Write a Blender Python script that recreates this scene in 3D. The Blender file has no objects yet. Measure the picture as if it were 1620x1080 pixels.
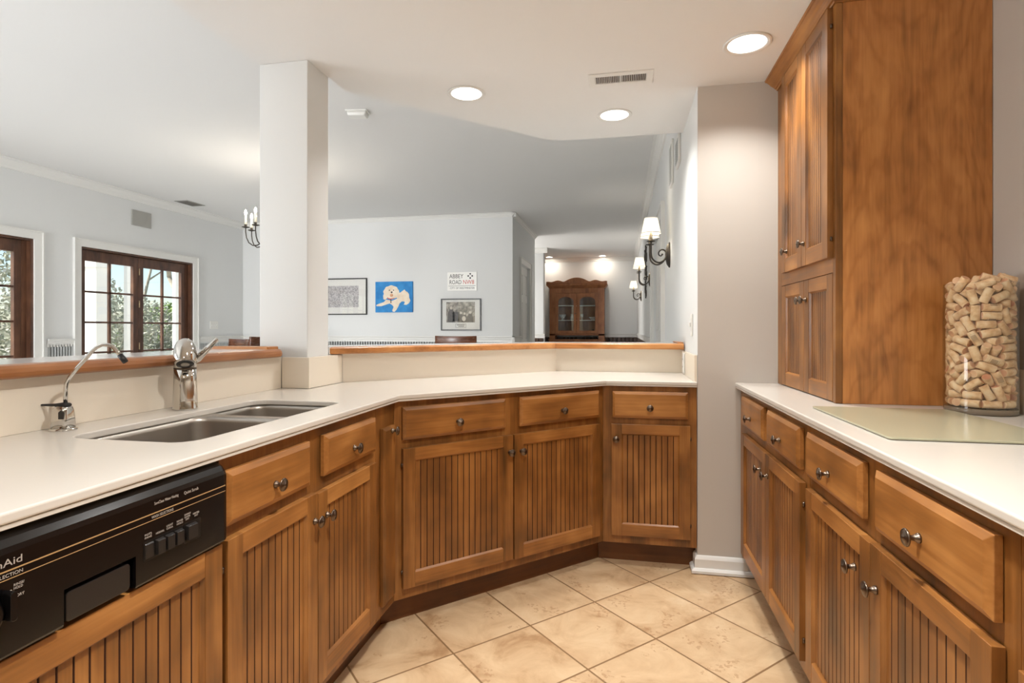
import bpy, bmesh, math, random
from mathutils import Vector, Matrix, Euler
random.seed(7)
PI = math.pi
C = bpy.context.scene.collection
sc = bpy.context.scene

# ------------------------------------------------------------------ camera, sky, sun, exposure
cam_d = bpy.data.cameras.new('camera')
cam = bpy.data.objects.new('camera', cam_d)
C.objects.link(cam)
cam.location = (0, 0, 1.17)
cam.rotation_euler = (PI/2, 0, math.radians(11.15))
cam_d.sensor_width = 36
cam_d.lens = 36*878/1620
cam_d.shift_y = -20/1620
cam_d.clip_start = 0.02
sc.camera = cam

world = bpy.data.worlds.new('sky')
sc.world = world
world.use_nodes = True
wn = world.node_tree.nodes
sky = wn.new('ShaderNodeTexSky')
sky.sky_type = 'NISHITA'
sky.sun_disc = False
sky.sun_elevation = math.radians(42)
sky.sun_rotation = math.radians(232)
sky.air_density = 0.9
sky.dust_density = 1.0
sky.ozone_density = 1.0
whiten = wn.new('ShaderNodeMixRGB')
whiten.inputs[0].default_value = 0.0
whiten.inputs[2].default_value = (5.2, 5.1, 5.0, 1)
world.node_tree.links.new(sky.outputs[0], whiten.inputs[1])
world.node_tree.links.new(whiten.outputs[0], wn['Background'].inputs[0])
wn['Background'].inputs[1].default_value = SKY_STRENGTH = 0.17

sun_d = bpy.data.lights.new('sun', 'SUN')
sun_d.energy = 6.0
sun_d.angle = math.radians(1.0)
sun_d.color = (1.0, 0.96, 0.9)
sun = bpy.data.objects.new('sun', sun_d)
C.objects.link(sun)
sun.rotation_mode = 'QUATERNION'; sun.rotation_quaternion = Vector((0.55, 0.42, -0.72)).to_track_quat('-Z', 'Y')

sc.view_settings.view_transform = 'Standard'
sc.view_settings.look = 'None'
sc.view_settings.gamma = 1
sc.view_settings.use_curve_mapping = False
sc.view_settings.exposure = 0.50
sc.cycles.transparent_max_bounces = 24
# added fill lamp in a made-up left-wall opening, out of frame beside the camera
side_fill_d = bpy.data.lights.new('side_fill_light', 'AREA')
side_fill_d.shape = 'RECTANGLE'; side_fill_d.size = 2.7; side_fill_d.size_y = 1.6; side_fill_d.energy = 80; side_fill_d.color = (0.95, 0.975, 1.0); side_fill_d.spread = math.radians(130)
side_fill = bpy.data.objects.new('side_fill_light', side_fill_d); C.objects.link(side_fill)
side_fill.location = (-6.0, -1.0, 1.26); side_fill.rotation_euler = (PI/2-math.radians(18), 0, -PI/2)
rear_d = bpy.data.lights.new('rear_fill_light', 'AREA')  # added unseen fill lamp, narrowed to brighten the far wall
rear_d.shape = 'RECTANGLE'; rear_d.size = 1.1; rear_d.size_y = 2.1; rear_d.energy = 36; rear_d.spread = math.radians(56); rear_d.color = (0.97, 0.98, 1.0)
rear = bpy.data.objects.new('rear_fill_light', rear_d); C.objects.link(rear)
rear.location = (-4.15, -3.15, 1.3); rear.rotation_euler = (PI/2, 0, 0)
hall_d = bpy.data.lights.new('hall_fill_light', 'AREA')  # added unseen fill lamp that brightens the hallway; no window is built there
hall_d.shape = 'RECTANGLE'; hall_d.size = 1.2; hall_d.size_y = 1.5; hall_d.energy = 38; hall_d.color = (1.0, 0.97, 0.93)
hall = bpy.data.objects.new('hall_fill_light', hall_d); C.objects.link(hall)
hall.location = (-3.37, 10.6, 1.4); hall.rotation_euler = (PI/2, 0, -PI/2)
CAN_POWER = 5.3        # watts of each recessed kitchen lamp

# ------------------------------------------------------------------ materials
def srgb(r, g, b):
    f = lambda c: (c/255/12.92) if c/255 <= 0.04045 else ((c/255+0.055)/1.055)**2.4
    return (f(r), f(g), f(b), 1)

def mat(name, col, rough=0.5, metal=0.0, spec=None, **kw):
    m = bpy.data.materials.new(name)
    m.use_nodes = True
    b = m.node_tree.nodes['Principled BSDF']
    b.inputs['Base Color'].default_value = col
    b.inputs['Roughness'].default_value = rough
    b.inputs['Metallic'].default_value = metal
    if spec is not None:
        b.inputs['Specular IOR Level'].default_value = spec
    for k, v in kw.items():
        b.inputs[k.replace('_', ' ')].default_value = v
    return m

def ramp(nt, stops):
    r = nt.nodes.new('ShaderNodeValToRGB')
    e = r.color_ramp.elements
    e[0].position, e[0].color = stops[0]
    e[1].position, e[1].color = stops[-1]
    for p, c in stops[1:-1]:
        q = e.new(p)
        q.color = c
    return r

def coords(nt, scale, rot=(0, 0, 0), rnd=True):
    tc = nt.nodes.new('ShaderNodeTexCoord')
    out = tc.outputs['Object']
    if rnd:
        oi = nt.nodes.new('ShaderNodeObjectInfo')
        mul = nt.nodes.new('ShaderNodeMath'); mul.operation = 'MULTIPLY'; mul.inputs[1].default_value = 37.0
        nt.links.new(oi.outputs['Random'], mul.inputs[0])
        add = nt.nodes.new('ShaderNodeVectorMath'); add.operation = 'ADD'
        nt.links.new(out, add.inputs[0]); nt.links.new(mul.outputs[0], add.inputs[1])
        out = add.outputs[0]
    mp = nt.nodes.new('ShaderNodeMapping')
    mp.inputs['Scale'].default_value = scale
    mp.inputs['Rotation'].default_value = rot
    nt.links.new(out, mp.inputs[0])
    return mp.outputs[0]

def wood(name, dark, mid, light, grain='z', rough=0.34, figure=1.0, tone=0.5):
    """stained wood: long soft figure plus fine pores, grain along the given local axis"""
    m = mat(name, mid, rough)
    nt = m.node_tree
    b = nt.nodes['Principled BSDF']
    ax = 'xyz'.index(grain)
    s1 = [5.0, 5.0, 5.0]; s1[ax] = 0.9
    s2 = [120.0, 120.0, 120.0]; s2[ax] = 4.0
    n0 = nt.nodes.new('ShaderNodeTexNoise'); n0.inputs['Scale'].default_value = 2.2*figure
    n0.inputs['Detail'].default_value = 3; n0.inputs['Distortion'].default_value = 0.8
    nt.links.new(coords(nt, s1), n0.inputs['Vector'])
    n1 = nt.nodes.new('ShaderNodeTexNoise'); n1.inputs['Scale'].default_value = 1.0
    n1.inputs['Detail'].default_value = 4
    nt.links.new(coords(nt, s2), n1.inputs['Vector'])
    n2 = nt.nodes.new('ShaderNodeTexNoise'); n2.inputs['Scale'].default_value = 6.0
    n2.inputs['Detail'].default_value = 2
    nt.links.new(coords(nt, (1, 1, 1)), n2.inputs['Vector'])
    a = nt.nodes.new('ShaderNodeMix'); a.data_type = 'FLOAT'; a.inputs[0].default_value = 0.28
    nt.links.new(n0.outputs[0], a.inputs[2]); nt.links.new(n1.outputs[0], a.inputs[3])
    c = nt.nodes.new('ShaderNodeMix'); c.data_type = 'FLOAT'; c.inputs[0].default_value = 0.35
    nt.links.new(a.outputs[0], c.inputs[2]); nt.links.new(n2.outputs[0], c.inputs[3])
    r = ramp(nt, [(0.34, dark), (tone, mid), (0.66, light)])
    nt.links.new(c.outputs[0], r.inputs[0])
    nt.links.new(r.outputs[0], b.inputs['Base Color'])
    rr = nt.nodes.new('ShaderNodeMapRange'); rr.inputs[3].default_value = rough-0.07; rr.inputs[4].default_value = rough+0.1
    nt.links.new(n1.outputs[0], rr.inputs[0]); nt.links.new(rr.outputs[0], b.inputs['Roughness'])
    return m

WD, WM, WL = srgb(84, 54, 24), srgb(133, 85, 39), srgb(170, 116, 60)
M = {}
M['wood_z'] = wood('maple_vertical', WD, WM, WL, 'z')
M['wood_x'] = wood('maple_horizontal', srgb(104, 66, 30), srgb(153, 100, 49), srgb(188, 132, 72), 'x')
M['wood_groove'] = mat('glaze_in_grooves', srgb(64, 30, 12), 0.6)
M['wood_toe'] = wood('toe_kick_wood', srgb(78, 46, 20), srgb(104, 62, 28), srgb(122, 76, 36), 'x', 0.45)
M['wood_side'] = wood('cherry_side_panel', srgb(138, 88, 44), srgb(188, 124, 66), srgb(210, 146, 84), 'z', 0.33, 1.6)
def cathedral(m):
    """flame figure: contour lines of a saddle in the panel plane (y, z), drawn as soft darker growth rings"""
    nt = m.node_tree; b = nt.nodes['Principled BSDF']
    src = b.inputs['Base Color'].links[0].from_socket
    tc = nt.nodes.new('ShaderNodeTexCoord'); sp = nt.nodes.new('ShaderNodeSeparateXYZ'); nt.links.new(tc.outputs['Object'], sp.inputs[0])
    def MM(op, a, c=None):
        n = nt.nodes.new('ShaderNodeMath'); n.operation = op
        for i, v in enumerate((a, c)):
            if v is None: continue
            if hasattr(v, 'is_linked'): nt.links.new(v, n.inputs[i])
            else: n.inputs[i].default_value = v
        return n.outputs[0]
    dz = MM('SUBTRACT', sp.outputs[2], 0.98); dy = MM('SUBTRACT', sp.outputs[1], 0.22)
    nz = nt.nodes.new('ShaderNodeTexNoise'); nz.inputs['Scale'].default_value = 6.0; nz.inputs['Detail'].default_value = 3
    mp = nt.nodes.new('ShaderNodeMapping'); mp.inputs['Scale'].default_value = (1, 2.0, 0.9); nt.links.new(tc.outputs['Object'], mp.inputs[0]); nt.links.new(mp.outputs[0], nz.inputs[0])
    adz = MM('ABSOLUTE', dz); q = MM('DIVIDE', MM('MULTIPLY', adz, adz), MM('ADD', adz, 0.12))
    f = MM('ADD', MM('SUBTRACT', MM('MULTIPLY', q, 1.1), MM('MULTIPLY', MM('MULTIPLY', dy, dy), 11.0)), MM('MULTIPLY', nz.outputs[0], 0.42))
    s_ = MM('SINE', MM('MULTIPLY', f, 34.0)); s_ = MM('MULTIPLY', MM('ADD', s_, 1.0), 0.5); s_ = MM('POWER', s_, 3.0)
    mx = nt.nodes.new('ShaderNodeMixRGB'); mx.blend_type = 'MULTIPLY'; mx.inputs[2].default_value = (0.66, 0.56, 0.46, 1)
    nt.links.new(MM('MULTIPLY', s_, 0.42), mx.inputs[0]); nt.links.new(src, mx.inputs[1]); nt.links.new(mx.outputs[0], b.inputs['Base Color'])
cathedral(M['wood_side'])
M['oak'] = wood('oak_nosing', srgb(150, 92, 46), srgb(190, 126, 70), srgb(212, 150, 92), 'x', 0.3)
M['oak_y'] = wood('oak_nosing_long', srgb(120, 72, 40), srgb(162, 106, 64), srgb(188, 132, 86), 'y', 0.3)
M['walnut'] = wood('walnut_window', srgb(52, 30, 20), srgb(84, 54, 38), srgb(112, 76, 54), 'z', 0.35)
M['hutch'] = wood('hutch_pine', srgb(116, 70, 38), srgb(152, 96, 56), srgb(174, 116, 72), 'z', 0.4)
M['chair'] = wood('chair_wood', srgb(58, 32, 20), srgb(92, 54, 34), srgb(120, 72, 46), 'x', 0.25)
M['dark_panel'] = wood('dark_wainscot', srgb(52, 34, 24), srgb(72, 50, 36), srgb(86, 60, 44), 'z', 0.45)
M['counter'] = mat('cream_solid_surface', srgb(212, 206, 197), 0.22)
M['splash'] = mat('cream_backsplash', srgb(235, 224, 207), 0.3)
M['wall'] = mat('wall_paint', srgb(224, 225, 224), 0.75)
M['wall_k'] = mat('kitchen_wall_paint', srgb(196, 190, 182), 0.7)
M['ceiling'] = mat('ceiling_paint', srgb(233, 232, 230), 0.85)
M['trim'] = mat('trim_paint', srgb(230, 229, 225), 0.4)
M['bar_white'] = mat('white_bar_top', srgb(222, 220, 218), 0.16)
M['bead_paint'] = mat('grey_beadboard', srgb(178, 180, 179), 0.5)
M['steel'] = mat('brushed_steel', srgb(182, 176, 168), 0.36, 1.0)
M['chrome'] = mat('chrome', srgb(208, 205, 200), 0.08, 1.0)
M['bronze'] = mat('aged_bronze', srgb(112, 98, 86), 0.32, 1.0)
M['iron'] = mat('wrought_iron', srgb(62, 56, 50), 0.5, 0.4)
M['black'] = mat('black_plastic', srgb(13, 11, 11), 0.2)
M['black_soft'] = mat('black_recess', srgb(10, 9, 9), 0.45)
M['black_button'] = mat('black_button', srgb(34, 31, 30), 0.3)
M['gold'] = mat('gold_stripe', srgb(196, 160, 110), 0.4, 0.3)
M['grey_ink'] = mat('grey_lettering', srgb(170, 160, 150), 0.5)
M['ink'] = mat('black_ink', srgb(38, 38, 42), 0.6)
M['red_ink'] = mat('red_ink', srgb(196, 60, 50), 0.6)
M['white'] = mat('white_enamel', srgb(236, 235, 230), 0.3)
M['paper'] = mat('mat_board', srgb(232, 231, 226), 0.8)
M['frame_black'] = mat('black_frame', srgb(42, 42, 42), 0.35)
M['vent_dark'] = mat('vent_opening', srgb(62, 52, 46), 0.8)
M['grille'] = mat('grille_grey', srgb(166, 164, 158), 0.6)
M['brass'] = mat('brass_hinge', srgb(206, 186, 150), 0.3, 1.0)
M['rubber'] = mat('black_rubber', srgb(26, 26, 28), 0.5)
M['candle'] = mat('candle_sleeve', srgb(236, 228, 206), 0.6)

def emis(name, col, strength):
    m = bpy.data.materials.new(name); m.use_nodes = True
    nt = m.node_tree
    nt.nodes.remove(nt.nodes['Principled BSDF'])
    e = nt.nodes.new('ShaderNodeEmission'); e.inputs[0].default_value = col; e.inputs[1].default_value = strength
    nt.links.new(e.outputs[0], nt.nodes['Material Output'].inputs[0])
    return m
M['lamp'] = emis('lamp_lens', (1, 0.97, 0.92, 1), 2.2)
M['lamp_small'] = emis('far_lamp_lens', (1, 0.9, 0.76, 1), 110)
M['bulb'] = emis('bulb', (1, 0.9, 0.76, 1), 150)

def shade_mat():
    m = mat('linen_shade', srgb(244, 232, 204), 0.9)
    b = m.node_tree.nodes['Principled BSDF']
    b.inputs['Emission Color'].default_value = (1, 0.89, 0.70, 1)
    b.inputs['Emission Strength'].default_value = 0.85
    return m
M['shade'] = shade_mat()

def glass(name, col, rough=0.0, ior=1.45):
    """thin clear glass that lets light through and reflects a little"""
    m = bpy.data.materials.new(name); m.use_nodes = True
    nt = m.node_tree
    nt.nodes.remove(nt.nodes['Principled BSDF'])
    t = nt.nodes.new('ShaderNodeBsdfTransparent'); t.inputs[0].default_value = col
    g = nt.nodes.new('ShaderNodeBsdfGlossy'); g.inputs['Roughness'].default_value = rough
    lw = nt.nodes.new('ShaderNodeLayerWeight'); lw.inputs[0].default_value = 0.5
    pw = nt.nodes.new('ShaderNodeMath'); pw.operation = 'POWER'; pw.inputs[1].default_value = 4.0
    nt.links.new(lw.outputs['Facing'], pw.inputs[0])
    f = nt.nodes.new('ShaderNodeMapRange'); f.inputs[3].default_value = 0.035; f.inputs[4].default_value = 0.75
    nt.links.new(pw.outputs[0], f.inputs[0])
    x = nt.nodes.new('ShaderNodeMixShader')
    nt.links.new(f.outputs[0], x.inputs[0]); nt.links.new(t.outputs[0], x.inputs[1]); nt.links.new(g.outputs[0], x.inputs[2])
    nt.links.new(x.outputs[0], nt.nodes['Material Output'].inputs[0])
    return m
M['pane'] = glass('window_glass', (0.96, 0.98, 0.97, 1))
M['vase'] = glass('vase_glass', (0.97, 0.975, 0.965, 1), 0.0, 1.35)
M['pic_glass'] = glass('picture_glass', (0.98, 0.98, 0.98, 1))
M['vase_base'] = mat('vase_base_glass', srgb(118, 104, 88), 0.08)
M['board_glass'] = mat('frosted_green_glass', srgb(176, 172, 146), 0.22)

def tile_mat():
    m = mat('travertine_tile', srgb(205, 170, 128), 0.4)
    nt = m.node_tree; b = nt.nodes['Principled BSDF']
    # tile grid at 45 degrees, pitch 0.34 m, one joint crossing at (0.128, 2.643)
    tc = nt.nodes.new('ShaderNodeTexCoord')
    mp = nt.nodes.new('ShaderNodeMapping'); mp.vector_type = 'TEXTURE'
    mp.inputs['Location'].default_value = (0.128, 2.643, 0)
    mp.inputs['Rotation'].default_value = (0, 0, PI/4)
    mp.inputs['Scale'].default_value = (0.3401, 0.3401, 0.3401)
    nt.links.new(tc.outputs['Object'], mp.inputs[0])
    sep = nt.nodes.new('ShaderNodeSeparateXYZ'); nt.links.new(mp.outputs[0], sep.inputs[0])
    def M2(op, a, bb=None):
        n = nt.nodes.new('ShaderNodeMath'); n.operation = op
        for i, v in enumerate((a, bb)):
            if v is None: continue
            if hasattr(v, 'links') or hasattr(v, 'is_linked'): nt.links.new(v, n.inputs[i])
            else: n.inputs[i].default_value = v
        return n.outputs[0]
    dist = []
    cells = []
    for o in (sep.outputs[0], sep.outputs[1]):
        fr = M2('FRACT', M2('ADD', o, 0.5))
        dist.append(M2('ABSOLUTE', M2('SUBTRACT', fr, 0.5)))
        cells.append(M2('FLOOR', o))
    d = M2('MINIMUM', dist[0], dist[1])
    grout = M2('LESS_THAN', d, 0.0105)
    comb = nt.nodes.new('ShaderNodeCombineXYZ')
    nt.links.new(cells[0], comb.inputs[0]); nt.links.new(cells[1], comb.inputs[1])
    wnz = nt.nodes.new('ShaderNodeTexWhiteNoise'); wnz.noise_dimensions = '3D'
    nt.links.new(comb.outputs[0], wnz.inputs[0])
    sc_ = nt.nodes.new('ShaderNodeVectorMath'); sc_.operation = 'SCALE'; sc_.inputs['Scale'].default_value = 9.0
    nt.links.new(wnz.outputs['Color'], sc_.inputs[0])
    ad = nt.nodes.new('ShaderNodeVectorMath'); ad.operation = 'ADD'
    nt.links.new(tc.outputs['Object'], ad.inputs[0]); nt.links.new(sc_.outputs[0], ad.inputs[1])
    n = nt.nodes.new('ShaderNodeTexNoise'); n.inputs['Scale'].default_value = 5.5; n.inputs['Detail'].default_value = 8
    n.inputs['Roughness'].default_value = 0.62; n.inputs['Distortion'].default_value = 0.6
    nt.links.new(ad.outputs[0], n.inputs['Vector'])
    r = ramp(nt, [(0.30, srgb(172, 136, 98)), (0.44, srgb(202, 170, 132)), (0.58, srgb(215, 186, 148)), (0.78, srgb(224, 200, 166))])
    nt.links.new(n.outputs[0], r.inputs[0])
    # pitted veins
    n3 = nt.nodes.new('ShaderNodeTexNoise'); n3.inputs['Scale'].default_value = 60; n3.inputs['Detail'].default_value = 5
    nt.links.new(ad.outputs[0], n3.inputs['Vector'])
    n4 = nt.nodes.new('ShaderNodeTexNoise'); n4.inputs['Scale'].default_value = 7; n4.inputs['Detail'].default_value = 2
    nt.links.new(ad.outputs[0], n4.inputs['Vector'])
    pit = M2('MULTIPLY', M2('GREATER_THAN', n3.outputs[0], 0.57), M2('GREATER_THAN', n4.outputs[0], 0.59))
    mx0 = nt.nodes.new('ShaderNodeMixRGB'); mx0.inputs[2].default_value = srgb(170, 128, 90)
    nt.links.new(M2('MULTIPLY', pit, 0.5), mx0.inputs[0]); nt.links.new(r.outputs[0], mx0.inputs[1])
    mx = nt.nodes.new('ShaderNodeMixRGB'); mx.inputs[2].default_value = srgb(140, 108, 74)
    nt.links.new(grout, mx.inputs[0]); nt.links.new(mx0.outputs[0], mx.inputs[1])
    nt.links.new(mx.outputs[0], b.inputs['Base Color'])
    h = M2('SUBTRACT', 1.0, grout)
    bp = nt.nodes.new('ShaderNodeBump'); bp.inputs['Strength'].default_value = 0.35; bp.inputs['Distance'].default_value = 0.003
    nt.links.new(h, bp.inputs['Height']); nt.links.new(bp.outputs[0], b.inputs['Normal'])
    return m
M['tile'] = tile_mat()

def noise_mat(name, stops, scale, rough=0.8, detail=6, dist=0.0):
    m = mat(name, stops[0][1], rough)
    nt = m.node_tree; b = nt.nodes['Principled BSDF']
    n = nt.nodes.new('ShaderNodeTexNoise'); n.inputs['Scale'].default_value = scale
    n.inputs['Detail'].default_value = detail; n.inputs['Distortion'].default_value = dist
    nt.links.new(coords(nt, (1, 1, 1)), n.inputs['Vector'])
    r = ramp(nt, stops)
    nt.links.new(n.outputs[0], r.inputs[0]); nt.links.new(r.outputs[0], b.inputs['Base Color'])
    return m
M['sketch'] = noise_mat('pencil_drawing', [(0.35, srgb(150, 148, 150)), (0.5, srgb(188, 185, 186)), (0.65, srgb(214, 211, 211))], 60, 0.8, 8)
M['photo'] = noise_mat('grey_photograph', [(0.35, srgb(84, 78, 70)), (0.5, srgb(140, 132, 120)), (0.68, srgb(196, 188, 174))], 22, 0.5, 8)
M['photo_dark'] = noise_mat('dark_photograph', [(0.3, srgb(42, 38, 36)), (0.7, srgb(92, 84, 76))], 30, 0.5)
M['photo_light'] = mat('pale_photograph', srgb(206, 198, 184), 0.5)
M['blue'] = noise_mat('blue_canvas', [(0.3, srgb(30, 120, 190)), (0.7, srgb(60, 152, 216))], 9, 0.7)
M['cream'] = noise_mat('cream_paint', [(0.3, srgb(226, 206, 180)), (0.7, srgb(240, 230, 214))], 16, 0.8)
M['cork'] = noise_mat('cork', [(0.3, srgb(206, 160, 116)), (0.5, srgb(230, 194, 152)), (0.7, srgb(240, 214, 178))], 50, 0.85)
M['cork_end'] = noise_mat('cork_end', [(0.3, srgb(196, 132, 98)), (0.7, srgb(232, 194, 154))], 25, 0.85, 2)
M['cork_ink'] = mat('cork_print', srgb(132, 98, 70), 0.8)
M['leaf'] = noise_mat('green_leaves', [(0.3, srgb(58, 84, 34)), (0.5, srgb(110, 142, 56)), (0.7, srgb(170, 186, 96))], 3.0, 0.7)
M['leaf_grey'] = noise_mat('grey_green_leaves', [(0.3, srgb(96, 104, 84)), (0.5, srgb(160, 162, 140)), (0.7, srgb(216, 210, 194))], 4.0, 0.8)
M['bark'] = noise_mat('pale_bark', [(0.3, srgb(140, 128, 110)), (0.7, srgb(190, 180, 160))], 8, 0.9)
M['ground'] = noise_mat('garden_ground', [(0.3, srgb(150, 140, 124)), (0.7, srgb(206, 198, 186))], 3, 0.95)
M['ext_white'] = mat('porch_paint', srgb(236, 234, 228), 0.7)

# ------------------------------------------------------------------ mesh builder
class MB:
    def __init__(s, mats):
        s.bm = bmesh.new(); s.mats = [M[m] if isinstance(m, str) else m for m in mats]; s.T = Matrix()
    def V(s, pts): return [s.bm.verts.new(s.T @ Vector(p)) for p in pts]
    def F(s, vs, m=0, smooth=False):
        try: f = s.bm.faces.new(vs)
        except ValueError: return None
        f.material_index = m; f.smooth = smooth; return f
    def box(s, x0, x1, y0, y1, z0, z1, m=0):
        v = s.V([(x0,y0,z0),(x1,y0,z0),(x1,y1,z0),(x0,y1,z0),(x0,y0,z1),(x1,y0,z1),(x1,y1,z1),(x0,y1,z1)])
        for q in ((0,3,2,1),(4,5,6,7),(0,1,5,4),(1,2,6,5),(2,3,7,6),(3,0,4,7)): s.F([v[i] for i in q], m)
        return s
    def prism(s, pts, z0, z1, m=0, plane='xy', mt=None):
        """polygon extruded; plane names the two axes the points are given in, the third is z0..z1"""
        k = {'xy': lambda a,b,c:(a,b,c), 'xz': lambda a,b,c:(a,c,b), 'yz': lambda a,b,c:(c,a,b)}[plane]
        lo = s.V([k(a,b,z0) for a,b in pts]); hi = s.V([k(a,b,z1) for a,b in pts])
        s.F(lo[::-1], m); s.F(hi, m if mt is None else mt)
        n = len(pts)
        for i in range(n): s.F([lo[i], lo[(i+1)%n], hi[(i+1)%n], hi[i]], m)
        return s
    def holed(s, outer, holes, z0, z1, m=0):
        """plate with holes (xy plane)"""
        tmp = bmesh.new(); edges = []
        for lp in [outer]+holes:
            vs = [tmp.verts.new((p[0], p[1], 0)) for p in lp]
            for i in range(len(vs)): edges.append(tmp.edges.new((vs[i], vs[(i+1)%len(vs)])))
        bmesh.ops.triangle_fill(tmp, use_beauty=True, use_dissolve=False, edges=edges)
        tmp.verts.index_update()
        for z, flip in ((z0, True), (z1, False)):
            mp = {v.index: s.bm.verts.new(s.T @ Vector((v.co.x, v.co.y, z))) for v in tmp.verts}
            for f in tmp.faces:
                vs = [mp[v.index] for v in f.verts]
                up = f.normal.z > 0 if f.normal.length else True
                if up == flip: vs = vs[::-1]
                s.F(vs, m)
        tmp.free()
        for lp, inner in [(outer, False)]+[(h, True) for h in holes]:
            lo = s.V([(p[0],p[1],z0) for p in lp]); hi = s.V([(p[0],p[1],z1) for p in lp]); n = len(lp)
            for i in range(n): s.F([lo[i], lo[(i+1)%n], hi[(i+1)%n], hi[i]], m)
        bmesh.ops.remove_doubles(s.bm, verts=s.bm.verts, dist=1e-5)
        bmesh.ops.recalc_face_normals(s.bm, faces=s.bm.faces)
        return s
    def loft(s, loops, m=0, cap0=True, cap1=True, smooth=True):
        L = [s.V(l) for l in loops]; n = len(L[0])
        for a, b in zip(L, L[1:]):
            for i in range(n): s.F([a[i], a[(i+1)%n], b[(i+1)%n], b[i]], m, smooth)
        if cap0: s.F(L[0][::-1], m)
        if cap1: s.F(L[-1], m)
        return s
    def lathe(s, prof, o=(0,0,0), d=(0,0,1), seg=20, m=0, smooth=True, cap0=True, cap1=True):
        d = Vector(d).normalized(); q = d.to_track_quat('Z', 'Y').to_matrix(); o = Vector(o)
        loops = []
        for r, z in prof:
            loops.append([o + q @ Vector((r*math.cos(2*PI*i/seg), r*math.sin(2*PI*i/seg), z)) for i in range(seg)])
        return s.loft(loops, m, cap0, cap1, smooth)
    def tube(s, path, r, seg=10, m=0, cap=True):
        P = [Vector(p) for p in path]; n = len(P)
        R = r if isinstance(r, (list, tuple)) else [r]*n
        loops = []; up = None
        for i in range(n):
            t = (P[min(i+1,n-1)]-P[max(i-1,0)]).normalized()
            if up is None:
                up = Vector((0,0,1)) if abs(t.z) < 0.9 else Vector((1,0,0))
            a = (up - t*up.dot(t)).normalized(); b = t.cross(a); up = a
            loops.append([P[i] + R[i]*(math.cos(2*PI*k/seg)*a + math.sin(2*PI*k/seg)*b) for k in range(seg)])
        return s.loft(loops, m, cap, cap, True)
    def text(s, txt, size, mtx, m=0, depth=0.0004, fit=None, space=1.0, shear=0.0):
        cu = bpy.data.curves.new('lettering', 'FONT'); cu.body = txt; cu.size = size; cu.extrude = depth
        cu.space_character = space; cu.shear = shear; cu.resolution_u = 3
        ob = bpy.data.objects.new('lettering', cu); C.objects.link(ob)
        dg = bpy.context.evaluated_depsgraph_get(); me = ob.evaluated_get(dg).to_mesh()
        vs = [v.co.copy() for v in me.vertices]; sx = 1.0
        if fit and vs:
            w = max(v.x for v in vs)-min(v.x for v in vs); sx = fit/w
        nv = [s.bm.verts.new(s.T @ (mtx @ Vector((v.x*sx, v.y, v.z)))) for v in vs]
        for p in me.polygons: s.F([nv[i] for i in p.vertices], m)
        ob.evaluated_get(dg).to_mesh_clear()
        bpy.data.objects.remove(ob); bpy.data.curves.remove(cu)
        return s
    def build(s, name, parent=None, bevel=0, seg=2, smooth=None, loc=None, rotz=None, normals=True):
        me = bpy.data.meshes.new(name)
        if normals: bmesh.ops.recalc_face_normals(s.bm, faces=s.bm.faces)
        s.bm.to_mesh(me); s.bm.free()
        for m in s.mats: me.materials.append(m)
        o = bpy.data.objects.new(name, me); C.objects.link(o)
        if parent: o.parent = parent
        if loc is not None: o.location = loc
        if rotz is not None: o.rotation_euler.z = rotz
        if bevel:
            b = o.modifiers.new('bevel', 'BEVEL'); b.width = bevel; b.segments = seg
            b.limit_method = 'ANGLE'; b.angle_limit = math.radians(35); b.harden_normals = False
        return o

def tag(o, label=None, cat=None, group=None, kind=None):
    if label: o['label'] = label
    if cat: o['category'] = cat
    if group: o['group'] = group
    if kind: o['kind'] = kind
    return o
def thing(name, label, cat, loc=(0,0,0), rotz=0, group=None):
    o = bpy.data.objects.new(name, None); C.objects.link(o)
    o.location = loc; o.rotation_euler.z = rotz; o.empty_display_size = 0.1
    return tag(o, label, cat, group)
def struct(o): o['kind'] = 'structure'; return o
def rrect(x0, x1, y0, y1, r, n=6):
    pts = []
    for cx, cy, a in ((x1-r,y1-r,0),(x0+r,y1-r,90),(x0+r,y0+r,180),(x1-r,y0+r,270)):
        for i in range(n+1):
            t = math.radians(a+90*i/n); pts.append((cx+r*math.cos(t), cy+r*math.sin(t)))
    return pts
def dup(root, label=None, loc=None, rotz=None):
    r = root.copy(); C.objects.link(r)
    if label: r['label'] = label
    if loc is not None: r.location = loc
    if rotz is not None: r.rotation_euler.z = rotz
    for ch in [o for o in C.objects if o.parent == root]:
        c = ch.copy(); C.objects.link(c); c.parent = r
        for g in [o for o in C.objects if o.parent == ch]:
            d = g.copy(); C.objects.link(d); d.parent = c
    return r

# ================================================================== THE SETTING
HK, HG = 2.335, 2.85            # kitchen and great-room ceiling heights
XW, YF = -5.94, 7.88            # window wall, picture wall
BACK = -3.2

def wall(name, m, build, **k):
    b = MB([m]); build(b); return struct(b.build(name, **k))

# floors
wall('floor', 'tile', lambda b: b.box(-1.56, 1.30, BACK, 3.44, -0.05, 0.0))
b = MB([noise_mat('pale_bounce_floor', [(0.3, srgb(222,221,219)), (0.7, srgb(230,229,227))], 80, 0.95)])  # unseen great-room floor, made pale to bounce light up to the ceiling
b.box(-6.1, -1.56, BACK, 13.3, -0.05, 0.0); b.box(-1.56, 1.3, 3.44, 13.3, -0.05, 0.0)
o = struct(b.build('floor'))
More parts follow.
